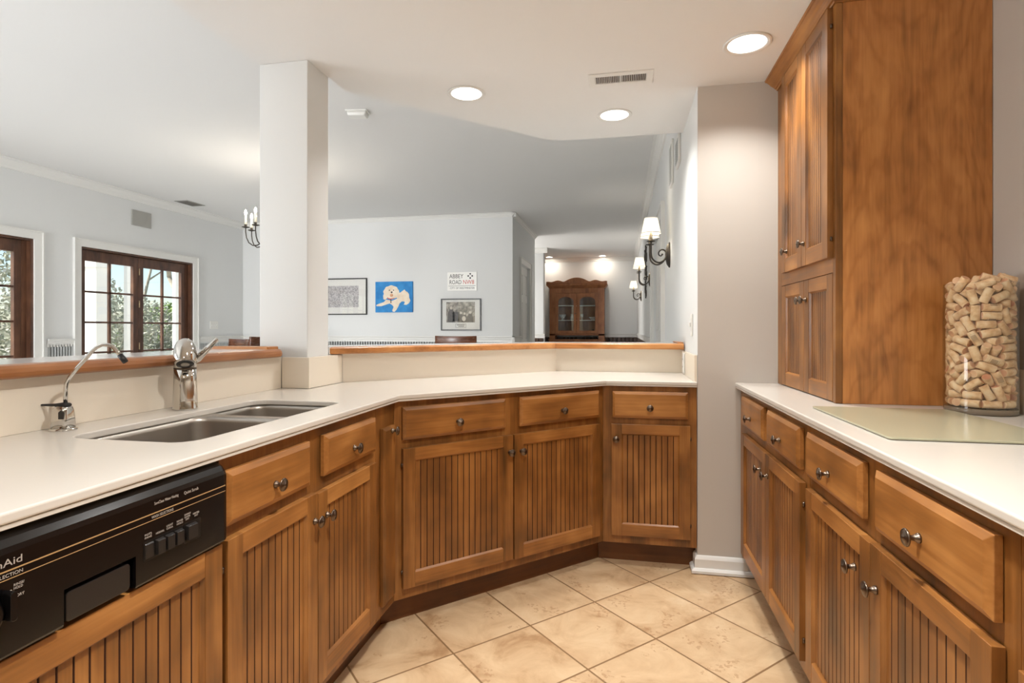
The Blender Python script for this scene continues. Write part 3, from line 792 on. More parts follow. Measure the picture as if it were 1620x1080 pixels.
# filtered-water tap
GX, GY = -1.388, 1.160
t = thing('water_filter_tap', 'slim chrome gooseneck drinking-water tap with a black lever at the left end of the sink', 'faucet', (GX, GY, 0.914), math.radians(11.15))
b = MB(['chrome'])
b.lathe([(0.030,0.0004),(0.030,0.003),(0.022,0.007)], (0,0,0), (0,0,1), 24)
b.loft([[(x,y,z) for x,y in rrect(-w,w,-w,w,0.008,4)] for w, z in ((0.021,0.006),(0.0195,0.03),(0.018,0.05),(0.016,0.058),(0.010,0.062))], smooth=True)
b.build('base', t)
b = MB(['black_button']); b.prism([(0.004,0.030),(0.016,0.030),(0.0165,0.047),(0.010,0.052),(0.004,0.047)], -0.0205, -0.0172, plane='xz'); b.build('plate', t)
b = MB(['rubber'])
b.loft([[(x, y*w, 0.063+z*h) for y, z in [(math.cos(a), math.sin(a)) for a in [2*PI*k/12 for k in range(12)]]] for x, w, h in ((-0.066,0.002,0.0015),(-0.058,0.004,0.0025),(-0.02,0.006,0.004),(0.002,0.0125,0.007),(0.013,0.0115,0.006),(0.016,0.008,0.004))])
b.build('lever', t)
path = [(0.006,0,0.066),(0.006,0,0.10),(0.008,0,0.118),(0.018,0,0.135),(0.034,0,0.155),(0.055,0,0.178),(0.072,0,0.198),(0.084,0,0.209),(0.100,0,0.216),(0.116,0,0.215),(0.128,0,0.209),(0.138,0,0.197),(0.146,0,0.187)]
b = MB(['chrome']); b.tube(path, 0.0047, 12); b.build('spout', t)
b = MB(['rubber']); b.tube([(0.144,0,0.190),(0.151,0,0.181),(0.158,0,0.172)], 0.0068, 12); b.build('spout_tip', t)

# ================================================================== DISHWASHER
t = thing('dishwasher', 'black dishwasher control panel above a beadboard wooden door, left of the sink cabinet', 'dishwasher', (-0.868, 0.455, 0), PI/2)
W = 0.612; o0 = 0.455
b = MB(['black_soft']); b.box(0.004, W-0.004, 0.0, 0.56, 0.10, 0.884); b.build('tub', t)
b = MB(['black'])
prof = [(-0.001,0.714),(-0.030,0.714),(-0.0320,0.718),(-0.0320,0.858),(-0.029,0.866),(-0.022,0.876),(-0.012,0.883),(-0.001,0.885)]
def pl(x, i, k=0): return [(x, y+ (i if y < -0.002 else 0), z + (k if z > 0.8 else -k*0.6)) for y, z in prof]
# console with a pocket for the door latch
px0, px1, pz1 = 0.700-o0, 0.828-o0, 0.771
up = [(-0.001,pz1),(-0.0320,pz1)]+prof[3:]; dn = [(-0.001,0.714),(-0.030,0.714),(-0.0320,0.718),(-0.0320,pz1),(-0.001,pz1)]
def pu(x, i, k=0): return [(x, y+(i if y < -0.002 else 0), z+(k if z > 0.8 else 0)) for y, z in up]
b.loft([pu(0.0, 0.0), pu(W-0.018, 0.0), pu(W-0.008, 0.003, -0.003), pu(W-0.002, 0.014, -0.012)], smooth=False)
b.loft([[(x,y,z) for y,z in dn] for x in (0.0, px0)], smooth=False)
b.loft([[(x,y+i,z+k) if y < -0.002 else (x,y,z) for y,z in dn] for x,i,k in ((px1,0,0),(W-0.018,0,0),(W-0.008,0.003,0),(W-0.002,0.014,0))], smooth=False)
b.box(px0, px1, -0.006, -0.001, 0.714, pz1)
b.build('control_panel', t)
b = MB(['black_button']); b.prism(rrect(px0+0.006, px1-0.008, 0.7165, 0.763, 0.007, 4), -0.0285, -0.0062, plane='xz')
tag(b.build('door_latch', t, bevel=0.0015), 'sunken black latch handle')
b = MB(['gold']); b.box(0.002, 0.597, -0.0323, -0.0319, 0.8330, 0.8350); b.box(0.002, 0.597, -0.0323, -0.0319, 0.8215, 0.8227); b.build('stripe', t)
FR = Matrix.Rotation(PI/2, 4, 'X')           # lettering upright, facing the viewer
def lett(_, s, y0, z0, h, fit):
    q = MB(['grey_ink']); q.text(s, h*1.4, Matrix.Translation((y0-o0, -0.0322, z0)) @ FR, fit=fit, depth=0.0002); q.build('lettering', t, normals=False)
b = MB(['grey_ink'])
lett(b, 'KitchenAid', 0.556, 0.8405, 0.0105, 0.082)
lett(b, 'CYCLE SELECTION', 0.578, 0.8252, 0.0050, 0.062)
lett(b, 'SureClean Water Heating', 0.867, 0.8485, 0.0055, 0.056)
lett(b, 'Quiet Scrub', 0.937, 0.8470, 0.0060, 0.037)
lett(b, 'WASH SELECTIONS', 0.861, 0.8252, 0.0050, 0.050)
for i, (w1, w2) in enumerate((('POTS','PANS'),('NORMAL',None),('LIGHT','CHINA'),('RINSE','HOLD'))):
    x = 0.846+i*0.0243
    lett(b, w1, x, 0.7985 if w2 else 0.7935, 0.0036, 0.015 if w2 else 0.019)
    if w2: lett(b, w2, x, 0.7935, 0.0036, 0.015)
lett(b, 'ENERGY', 0.938, 0.8050, 0.0036, 0.016); lett(b, 'SAVER', 0.938, 0.8002, 0.0036, 0.015); lett(b, 'DRY', 0.941, 0.7955, 0.0036, 0.009)
lett(b, 'HEATED', 0.960, 0.8002, 0.0036, 0.016); lett(b, 'DRY', 0.964, 0.7955, 0.0036, 0.009)
lett(b, 'RINSE/', 0.628, 0.8090, 0.0036, 0.014); lett(b, 'HOLD', 0.628, 0.8042, 0.0036, 0.012); lett(b, 'DRY', 0.632, 0.7925, 0.0040, 0.010)
b.box(0.6235-o0, 0.6258-o0, -0.0324, -0.0319, 0.8035, 0.8057); b.box(0.6285-o0, 0.6300-o0, -0.0324, -0.0319, 0.7915, 0.7960)
b.build('pointer_mark', t, normals=False)
b = MB(['black_soft']); b.prism(rrect(0.8435-o0, 0.935-o0, 0.753, 0.789, 0.003, 3), -0.0324, -0.0319, plane='xz'); b.prism(rrect(0.936-o0, 0.981-o0, 0.750, 0.790, 0.004, 3), -0.0324, -0.0319, plane='xz'); b.build('button_recess', t)
for i in range(4):
    x = 0.846+i*0.0222-o0; d = 0.003 if i == 0 else 0.0075
    b = MB(['black_button']); b.loft([[(x+e,y,0.757+e),(x+0.0185-e,y,0.757+e),(x+0.0185-e,y,0.785-e*2),(x+e,y,0.785-e*2)] for y, e in ((-0.0322,0),(-0.0322-d,0.0012))], smooth=False)
    b.build('push_button', t, bevel=0.0008)
b = MB(['black_button']); x = 0.940-o0
b.loft([[(x+e,y,0.756+e),(x+0.026-e,y,0.756+e),(x+0.026-e,y,0.786-e*2),(x+e,y,0.786-e*2)] for y, e in ((-0.0322,0),(-0.0402,0.0012))], smooth=False); b.build('rocker_switch', t, bevel=0.0008)
b = MB(['black']); b.lathe([(0.030,0),(0.030,0.004),(0.026,0.006),(0.026,0.010),(0.024,0.0115)], (0.583-o0,-0.0322,0.782), (0,-1,0), 28)
b.prism(rrect(0.6115-o0, 0.6205-o0, 0.768, 0.809, 0.004, 4), -0.050, -0.0322, plane='xz')
b.build('cycle_dial', t, bevel=0.001)
dw = door(t, 0.008, W-0.010, 0.115, 0.706, y=0.0-0.0015, t=0.020, st=0.050, rt=0.052, rb=0.055)
tag(dw, 'maple beadboard front fixed to the dishwasher')

# ================================================================== BAR TOPS
def bar_top(label, name, inner, outer, ends):
    pass
t = thing('bar_top', 'white raised bar top with oak nosing behind the sink', 'bar top', (-1.55, 1.0, 1.05))
inv = Matrix.Translation((1.55,-1.0,-1.05))
b = MB(['bar_white']); b.T = inv; b.box(-1.72, -1.4345, 0.752, 2.055, 1.052, 1.0845); b.build('slab', t)
b = MB(['oak_y']); b.T = inv
pf = [(-1.434,1.051),(-1.411,1.051),(-1.404,1.056),(-1.402,1.066),(-1.405,1.076),(-1.412,1.083),(-1.434,1.086)]
b.loft([[(x,0.752,z) for x,z in pf], [(x,2.100,z) for x,z in pf], [(x-0.004,2.114,z) for x,z in pf], [(x-0.014,2.124,z) for x,z in pf]], smooth=False); b.build('nosing', t, bevel=0.0015)
b = MB(['oak']); b.T = inv; b.prism([(-1.72,2.0555),(-1.4345,2.0555),(-1.4345,2.130),(-1.72,2.130)], 1.051, 1.096); b.build('end_cap', t, bevel=0.004)
t = thing('bar_top', 'white raised bar top with oak nosing, angled from the column to the white wall', 'bar top', (-0.5, 3.2, 1.05))
inv = Matrix.Translation((0.5,-3.2,-1.05))
b = MB(['bar_white']); b.T = inv
b.prism([(-1.3325,2.4085),(-0.3995,3.3415),(0.318,3.3415),(0.318,3.64),(-0.50,3.64),(-1.70,2.44),(-1.70,2.365),(-1.3325,2.365)], 1.052, 1.0845); b.build('slab', t)
b = MB(['oak']); b.T = inv
def nose(p, n): return [(p[0]+n[0]*a, p[1]+n[1]*a, z) for a, z in ((0,1.051),(0.021,1.051),(0.026,1.058),(0.026,1.078),(0.021,1.084),(0,1.086))]
q = math.sqrt(.5); mt = (math.tan(PI/8), -1)
b.loft([nose((-1.3325,2.4080),(0,-1.4142)), nose((-0.3993,3.3410),(mt[0],mt[1]))], smooth=False); b.build('nosing', t, bevel=0.0015)
b = MB(['oak']); b.T = inv
b.loft([nose((-0.3993,3.3410),(mt[0],mt[1])), nose((0.3525,3.3410),(0,-1))], smooth=False); b.build('nosing', t, bevel=0.0015)
b = MB(['oak_y']); b.T = inv; b.box(0.3185, 0.3525, 3.3412, 3.64, 1.051, 1.093); b.build('end_cap', t, bevel=0.004)

# ================================================================== ON THE RIGHT COUNTER
b = MB(['board_glass']); b.prism(rrect(-0.195,0.195,-0.266,0.266,0.012,4), 0, 0.005)
o = b.build('cutting_board', loc=(0.800,1.686,0.9155), bevel=0.0012); tag(o, 'frosted greenish glass cutting board lying on the right-hand counter', 'cutting board')
for sx in (-1,1):
    for sy in (-1,1):
        q = MB(['rubber']); q.lathe([(0.006,-0.0013),(0.006,0)], (sx*0.175, sy*0.245, 0), (0,0,1), 10); q.build('foot', o)
VX, VY = 1.078, 1.945
t = thing('glass_vase', 'tall clear glass cylinder full of wine corks beside the tall cabinet', 'vase', (VX, VY, 0.9145))
b = MB(['vase'])
b.lathe([(0.0905,0.014),(0.0905,0.392),(0.0895,0.394),(0.0880,0.392),(0.0880,0.0185)], (0,0,0), (0,0,1), 64, cap0=False, cap1=False); b.build('cylinder', t)
b = MB(['vase_base']); b.lathe([(0.086,0),(0.0900,0.004),(0.0905,0.0138),(0.0875,0.0180)], (0,0,0), (0,0,1), 64)
tag(b.build('base', t), 'thick dark glass base')
CORKS = "46,-18,24,-370,-929,-3;-71,5,142,-54,-713,-699;38,-46,52,442,836,325;-66,-29,246,196,-448,-872;-49,52,168,-516,-484,-707;20,-59,321,-825,565,30;23,-57,73,-747,650,139;-60,-12,24,-786,-618,-2;-68,22,243,-157,-470,869;-61,37,278,-508,-825,246;62,8,283,838,-56,-543;61,-37,233,-519,-852,-73;63,-33,31,-365,-720,590;-51,-49,24,679,-734,-4;71,-7,255,-92,-976,196;-43,-28,348,-697,232,678;-63,4,212,772,-468,-431;-68,21,93,-286,-920,-268;-2,71,278,-923,-22,385;-48,8,78,196,568,799;-69,-18,69,232,-888,-397;56,-44,311,-552,-710,438;-28,-24,53,632,620,464;0,72,197,361,3,-932;-66,-28,332,296,-689,-661;-32,-18,24,-687,-726,-2;-18,-45,269,884,-420,205;-2,-45,49,-989,-71,-133;-72,1,279,6,333,943;63,-32,209,-454,-888,-72;-16,70,56,405,93,910;72,0,36,15,-66,-998;-36,-29,194,-780,555,289;35,-62,24,870,492,-3;-34,53,293,-939,266,220;-28,66,264,746,316,-586;72,6,166,-16,254,967;64,-14,182,-528,282,801;-60,39,311,473,739,480;11,-70,341,893,145,425;-61,38,129,175,288,-942;40,-50,391,856,-171,-488;54,-34,107,435,-692,-576;-8,-38,344,-309,899,310;-42,-28,85,-292,574,-765;-71,-10,161,-103,706,700;-44,-6,167,501,354,-790;-19,-46,366,705,63,706;66,28,200,-54,143,-988;-49,-6,337,64,375,925;-44,-57,218,-378,293,878;-41,8,45,805,-494,329;-26,3,358,-219,719,660;61,38,376,-25,42,-999;-49,-53,341,-196,180,964;-68,19,24,269,963,0;-72,4,351,35,612,-790;-45,-21,280,353,-814,461;-48,-52,49,735,-678,-1;-22,-61,183,-101,-675,731;-19,58,193,646,-763,-18;-10,-60,212,481,-858,-179;-20,-69,59,-432,121,894;38,48,379,-540,-785,-304;50,-9,369,341,632,-696;25,-33,236,508,-774,-379;-44,-57,173,240,-192,-952;-13,71,124,217,44,-975;-62,36,198,-260,-444,857;52,-49,257,688,721,80;-31,65,83,327,155,932;-12,-9,388,-49,869,-492;-26,37,44,460,-884,82;20,-69,250,618,176,-767;-50,-35,164,-872,-351,-341;-65,-31,294,-369,778,-508;-62,-36,100,307,-530,791;58,24,48,-530,-846,-60;33,-64,371,554,282,-783;-34,54,116,-779,367,-509;-23,-67,260,945,-327,-13;6,-46,198,-886,123,-447;44,17,383,328,73,942;-5,-71,154,-927,62,370;-4,71,358,-772,-42,634;-47,-13,136,77,-680,729;72,2,217,3,-152,988;8,-59,364,273,912,-306;-50,51,214,366,365,-856;8,-71,101,419,44,-907;-43,57,24,-808,-589,-2;9,-71,57,395,48,-917;-47,54,246,697,605,-385;26,-67,286,321,122,-939;65,31,272,160,-335,-929;-24,-67,380,883,-320,344;-27,66,313,753,306,-583;-38,-38,383,-599,-250,-761;-43,19,334,-868,236,-436;12,70,388,965,-165,204;-62,-9,103,787,109,-607;-13,-70,235,954,-190,230;55,-28,331,-841,208,-499;-56,-45,262,305,-383,-872;2,-64,178,126,740,-661;-36,-24,116,-212,-791,575;63,34,235,-461,867,-190;-13,-63,91,-553,-526,646;70,16,368,-11,48,-999;-67,24,58,238,668,-705;66,-7,391,-501,298,812;69,18,125,-218,846,-486;25,-9,399,862,501,-72;34,-62,192,873,481,76;-27,40,362,667,588,457;-53,48,67,-218,-238,947;-20,-44,146,938,-344,-39;63,34,24,-468,884,0;-33,-16,372,828,-495,-263;-13,25,379,-723,22,691;38,-60,143,-838,-539,-85;-62,-7,48,810,-585,37;37,-61,119,-851,-521,-73;-52,6,391,714,682,-162;-47,-54,81,-592,505,-628;6,-49,238,-185,118,976;-44,-57,294,30,-24,999;39,-48,340,-968,252,-18;45,-45,283,193,-788,584;-41,-26,222,586,-712,-386;62,36,156,244,-421,-874;34,-63,168,880,469,77;1,43,389,-819,572,44;-59,15,115,934,-140,-329;65,30,334,-409,885,223;-33,55,387,-308,-893,327;-47,19,261,-189,-472,861;-57,43,344,-578,-755,310;-61,18,370,739,-3,-673;69,-20,287,207,698,686;-10,-70,310,988,-143,-62;-22,-69,345,-368,116,-923;-44,18,218,206,395,-895;54,-29,397,902,-240,-357;-61,-36,132,-480,800,-359;-28,-40,318,-914,365,-175;-7,71,162,700,70,-711;63,-34,362,472,875,-111;66,-29,139,321,734,598;-39,60,146,613,398,682;62,7,104,778,259,-572;30,-65,216,-905,-419,-75;67,6,74,451,-877,167;-52,49,371,571,619,-539;-66,-29,383,242,-543,804;-62,-4,242,861,194,470;-69,20,181,-142,-497,856;-10,-70,24,-990,142,-1;-21,-40,238,-721,-535,441;20,-44,270,399,167,-902;-3,-52,396,-882,276,381;58,-41,76,-542,-794,-274;72,-7,331,-33,-349,-937;60,-18,59,760,-398,-514;32,-54,96,-874,367,320;-18,69,227,-772,-203,-603;-17,-35,24,678,735,-3;-17,-39,71,-917,-391,-81;-31,-55,115,932,357,63;68,21,307,294,-954,-55;-22,68,341,-743,-236,627;-68,-21,188,-286,896,338;-10,-70,285,-988,145,61;6,-49,122,224,-631,743;30,-34,299,273,924,-270;-64,-31,211,-410,848,337;70,-15,109,-18,-106,-994;-71,-3,315,35,-982,-185;-22,-68,135,-883,285,374;60,-40,172,-1,-10,1000"
def cork_mesh(kind):
    b = MB(['cork', 'cork_end', 'cork_ink'])
    r, L = 0.0119, 0.046
    b.lathe([(r-0.0012,-L/2),(r,-L/2+0.0012),(r,L/2-0.0012),(r-0.0012,L/2)], seg=14, m=0, smooth=True)
    for f in b.bm.faces:
        if abs(f.normal.z) > 0.9 or len(f.verts) > 4: f.material_index = 1
    if kind:     # faint print: a band of strokes on the side
        for k in range(5):
            a0 = 0.25*k+kind; z0 = -0.012+0.002*kind
            pts = [((r+0.0002)*math.cos(a), (r+0.0002)*math.sin(a), z) for a, z in ((a0,z0),(a0+0.13,z0),(a0+0.13,z0+0.018),(a0,z0+0.018))]
            b.F(b.V(pts), 2)
        for zz in (z0-0.003, z0+0.021):
            for k in range(6):
                a = 0.22*k+kind-0.05
                b.F(b.V([((r+0.0002)*math.cos(c), (r+0.0002)*math.sin(c), z) for c, z in ((a,zz),(a+0.2,zz),(a+0.2,zz+0.0007),(a,zz+0.0007))]), 2)
    bmesh.ops.recalc_face_normals(b.bm, faces=b.bm.faces)
    for f in b.bm.faces:
        if len(f.verts) > 4: f.material_index = 1
    me = bpy.data.meshes.new('wine_cork'); b.bm.to_mesh(me); b.bm.free()
    for m in b.mats: me.materials.append(m)
    return me
cm = [cork_mesh(0), cork_mesh(1.0), cork_mesh(2.4)]
for i, s in enumerate(CORKS.split(';')):
    x, y, z, dx, dy, dz = [float(v)/1000 for v in s.split(',')]
    o = bpy.data.objects.new('wine_cork', cm[i % 3]); C.objects.link(o)
    o.location = (VX+x, VY+y, 0.9145+z+0.0085)
    o.rotation_mode = 'QUATERNION'
    o.rotation_quaternion = Vector((dx,dy,dz)).to_track_quat('Z','Y') @ Euler((0,0,i*1.7)).to_quaternion()
    zz = z+0.0085
    lab = ('loose wine cork heaped at the rim of the tall glass vase' if zz > 0.36 else
           'wine cork packed in the upper half of the tall glass vase' if zz > 0.2 else
           'wine cork packed in the lower half of the tall glass vase')
    tag(o, lab, 'cork', 'corks at the vase rim' if zz > 0.36 else 'corks in the upper half of the vase' if zz > 0.2 else 'corks in the lower half of the vase')

# ================================================================== CEILING
def downlight(label, x, y, z, r, lens, name='recessed_ceiling_light'):
    t = thing(name, label, 'ceiling light', (x, y, z))
    b = MB(['trim']); b.lathe([(r*0.80,-0.0005),(r,-0.0005),(r,-0.004),(r*0.96,-0.007),(r*0.84,-0.004),(r*0.80,-0.002)], (0,0,0), (0,0,1), 40, cap0=False, cap1=False); b.build('trim_ring', t)
    b = MB([lens]); b.lathe([(r*0.80,-0.0020),(r*0.4,-0.0035),(0.004,-0.0042)], (0,0,0), (0,0,1), 40, cap0=False); b.build('lens', t)
    if lens == 'lamp':
        ld = bpy.data.lights.new('lamp_light', 'AREA'); ld.shape = 'DISK'; ld.size = r*1.5; ld.energy = CAN_POWER*(3.1 if 0 < y < 1.5 else 2.0 if y < 0 else 0.92)
        ld.color = (1.0, 0.98, 0.945); ld.spread = math.radians(125)
        lo_ = bpy.data.objects.new('lamp_light', ld); C.objects.link(lo_); lo_.parent = t; lo_.location = (0,0,-0.008)
downlight('lit recessed ceiling light over the diagonal cabinets, left of the others', -0.753, 2.654, HK, 0.094, 'lamp')
downlight('lit recessed ceiling light just behind the slotted air vent', -0.037, 3.077, HK, 0.094, 'lamp')
downlight('lit recessed ceiling light beside the tall wall cabinet', 0.504, 2.411, HK, 0.094, 'lamp')
downlight('added fill downlight out of view above the dishwasher aisle', -0.3, -0.5, HK, 0.094, 'lamp')  # this and the next two are added unseen lamps that brighten the kitchen
downlight('added fill downlight out of view, brightening the right counter', 0.02, 0.92, HK, 0.094, 'lamp')
downlight('added fill downlight out of view behind the camera', -0.2, -0.9, HK, 0.094, 'lamp')
downlight('small lit downlight in the hallway ceiling, left of the china cabinet top', -1.66, 12.94, HG, 0.075, 'lamp_small')
downlight('small lit downlight in the hallway ceiling, above the china cabinet right side', -0.43, 12.94, HG, 0.075, 'lamp_small')
# slotted supply vent
t = thing('ceiling_air_vent', 'white slotted air vent in the kitchen ceiling', 'vent', (-0.003, 2.628, HK))
b = MB(['trim'])
b.holed([(-0.147,-0.066),(0.147,-0.066),(0.147,0.066),(-0.147,0.066)], [[(-0.116,-0.036),(-0.004,-0.036),(-0.004,0.036),(-0.116,0.036)], [(0.004,-0.036),(0.116,-0.036),(0.116,0.036),(0.004,0.036)]], -0.006, -0.0005)
b.build('frame', t, bevel=0.002)
b = MB(['vent_dark']); b.box(-0.12,0.12,-0.04,0.04,-0.0012,-0.0004); b.build('opening', t)
for s in (-1, 1):
    for k in range(14):
        x = s*(0.0085+k*0.0081)
        b = MB(['trim']); b.prism([(x-0.0018,-0.0055),(x-0.0006,-0.0055),(x+0.0018,-0.0013),(x+0.0006,-0.0013)], -0.036, 0.036, plane='xz')
        b.build('louver', t)
# smoke detector on the far ceiling
t = thing('smoke_detector', 'small white detector box on the ceiling beyond the column', 'detector', (-2.0, 3.98, HG), math.radians(8))
b = MB(['white']); b.prism(rrect(-0.085,0.085,-0.055,0.055,0.012,3), -0.012, -0.0005); b.build('base', t, bevel=0.002)
b = MB(['white']); b.loft([[(x*k,y*k,z) for x,y in rrect(-0.075,0.075,-0.047,0.047,0.012,3)] for k,z in ((1,-0.0122),(0.95,-0.035),(0.8,-0.045))]); b.build('cover', t)
t = thing('ceiling_air_vent', 'small grey return vent in the far ceiling near the window wall', 'vent', (-5.66, 6.45, HG))
b = MB(['grille']); b.box(-0.10,0.10,-0.16,0.16,-0.006,-0.0005); b.build('frame', t)
b = MB(['vent_dark']); [b.box(-0.08,0.08,y,y+0.012,-0.0078,-0.0062) for y in [-0.13+0.03*k for k in range(9)]]; b.build('slots', t)
b = MB(['grille']); b.box(XW+0.0005, XW+0.012, 5.815, 6.105, 2.455, 2.648)
o = b.build('wall_grille', bevel=0.003); tag(o, 'flat grey speaker grille high on the wall above the right window', 'grille')

# ================================================================== SCONCES ON THE RIGHT WALL
def sconce_arm(t, dy):
    A = 0.143
    b = MB(['iron'])
    def smooth(P, n=4):
        out = []
        for i in range(len(P)-1):
            p0, p1, p2, p3 = P[max(i-1,0)], P[i], P[i+1], P[min(i+2,len(P)-1)]
            for k in range(n):
                u = k/n
                out.append(tuple(0.5*((2*b_)+(-a_+c_)*u+(2*a_-5*b_+4*c_-d_)*u*u+(-a_+3*b_-3*c_+d_)*u**3) for a_,b_,c_,d_ in zip(p0,p1,p2,p3)))
        return out+[P[-1]]
    main = smooth([(-0.020,dy*0.25,0.0),(-0.030,dy*0.35,-0.020),(-0.052,dy*0.5,-0.050),(-0.082,dy*0.75,-0.064),(-0.112,dy*0.9,-0.056),(-0.136,dy,-0.030),(-A,dy,0.005),(-A,dy,0.045),(-A,dy,0.088)])
    b.tube(main, 0.0066, 10)
    if dy < 0:
        scr = smooth([(-0.020,0,-0.002),(-0.030,0,0.024),(-0.048,0,0.040),(-0.068,0,0.038),(-0.082,0,0.020),(-0.080,0,0.000),(-0.064,0,-0.006),(-0.056,0,0.004)])
        b.tube(scr, [0.0064-0.00008*k for k in range(len(scr))], 8)
        b.lathe([(0.002,-0.008),(0.007,-0.004),(0.007,0.004),(0.002,0.008)], (-0.056,0,0.005), (0,1,0), 10)
    b.build('arm', t)
    b = MB(['iron']); b.lathe([(0.006,0),(0.030,0.006),(0.033,0.010),(0.010,0.012),(0.013,0.024)], (-A,dy,0.086), (0,0,1), 20); b.build('drip_cup', t)
    b = MB(['bark']); b.lathe([(0.011,0.104),(0.0095,0.175)], (-A,dy,0.0), (0,0,1), 14); b.build('candle_sleeve', t)
    b = MB(['shade']); b.lathe([(0.072,0.150),(0.047,0.268)], (-A,dy,0), (0,0,1), 28, cap0=False, cap1=False)
    s = b.build('lamp_shade', t); q = s.modifiers.new('thick', 'SOLIDIFY'); q.thickness = 0.0015
    b = MB(['trim']); b.lathe([(0.0732,0.150),(0.0722,0.156)], (-A,dy,0), (0,0,1), 28, cap0=False, cap1=False); b.lathe([(0.0486,0.262),(0.0476,0.268)], (-A,dy,0), (0,0,1), 28, cap0=False, cap1=False); b.build('shade_binding', s)
    b = MB(['bulb']); b.lathe([(0.004,0),(0.011,0.012),(0.012,0.022),(0.004,0.042)], (-A,dy,0.186), (0,0,1), 12); b.build('bulb', t)
sp_ = thing('wall_sconce', 'iron wall sconce with a cream pleated shade, nearest of the three', 'wall lamp', (0.3595, 4.34, 1.728))
b = MB(['iron']); b.loft([[(x, w*math.cos(a), h*math.sin(a)) for a in [2*PI*k/20 for k in range(20)]] for x, w, h in ((0,0.050,0.096),(-0.008,0.050,0.096),(-0.024,0.034,0.072),(-0.034,0.012,0.030))], smooth=False)
b.build('wall_plate', sp_)
for dy in (-0.085, 0.085): sconce_arm(sp_, dy)
dup(sp_, 'iron wall sconce with a cream shade, the middle one of the three', (0.3595, 7.07, 1.78))
dup(sp_, 'iron wall sconce with a cream shade, the farthest one by the china cabinet', (0.3595, 10.35, 1.767))

# scrolled iron wall decoration beyond the cased door
b = MB(['iron'])
def curl(y, z, s, sy):
    return [(0.352, y+sy*s*(0.15+0.85*k/20)*math.cos(0.42*k), z+s*(0.15+0.85*k/20)*math.sin(0.42*k)) for k in range(21)]
for (y, z, s, sy) in ((8.15,1.95,0.12,1),(8.55,2.05,0.14,-1),(8.2,2.22,0.13,1),(8.6,1.78,0.11,-1),(8.3,1.70,0.10,1),(8.75,2.28,0.10,-1)):
    b.tube(curl(y,z,s,sy), 0.008, 6)
b.tube([(0.352,8.4,1.62),(0.352,8.38,1.9),(0.352,8.42,2.2),(0.352,8.4,2.4)], 0.010, 6)
o = b.build('wall_ornament'); tag(o, 'dark scrolled iron ornament hanging on the right wall behind the middle sconce', 'wall decoration')
# white grilles high on the right wall
for y0, y1, z0, z1, l in ((3.56,3.74,2.20,2.385,'small white wall grille high on the right wall, nearer of the two'), (4.02,4.20,2.19,2.50,'taller white wall grille high on the right wall, farther of the two')):
    t = thing('wall_vent', l, 'vent', (0.3595, (y0+y1)/2, (z0+z1)/2))
    h, w = (z1-z0)/2, (y1-y0)/2
    b = MB(['trim']); b.box(-0.016,0,-w,w,-h,h); b.build('frame', t, bevel=0.004)
    b = MB(['bead_paint']); [b.box(-0.0185,-0.0162,-w+0.015,w-0.015,z,z+0.006) for z in [-h+0.02+0.014*k for k in range(int((2*h-0.04)/0.014))]]; b.build('slats', t)
def plate(name, label, cat, loc, n, rotz=0, dev='outlet'):
    """cover plate lying in the local xz plane, facing -y"""
    t = thing(name, label, cat, loc, rotz)
    w = 0.035+0.046*(n-1)/2
    b = MB(['white']); b.prism(rrect(-w,w,-0.057,0.057,0.006,3), -0.006, -0.0005, plane='xz'); b.build('cover_plate', t, bevel=0.002)
    for k in range(n):
        x = -0.046*(n-1)/2+0.046*k
        if dev == 'switch':
            b = MB(['trim']); b.box(x-0.016,x+0.016,-0.0075,-0.0062,-0.033,0.033); b.box(x-0.005,x+0.005,-0.015,-0.0076,-0.010,0.012); b.build('toggle', t, bevel=0.001)
        else:
            b = MB(['trim', 'vent_dark'])
            for z in (-0.021, 0.021):
                b.prism(rrect(x-0.017,x+0.017,z-0.014,z+0.014,0.008,3), -0.0082, -0.0062, plane='xz')
                for dx in (-0.006, 0.006): b.box(x+dx-0.0012,x+dx+0.0012,-0.0086,-0.0081,z-0.004,z+0.006,1)
            b.build('receptacle', t)
    return t
plate('light_switch', 'white triple switch plate right of the far window', 'switch', (XW+0.0005, 7.23, 1.226), 3, PI/2, 'switch')
plate('wall_outlet', 'cream outlet on the low splash at the right end of the bar', 'outlet', (0.3455, 3.24, 0.978), 1, -PI/2)
plate('light_switch', 'single white switch plate on the side of the kitchen wall above the bar end', 'switch', (0.3595, 3.0, 1.19), 1, -PI/2, 'switch')

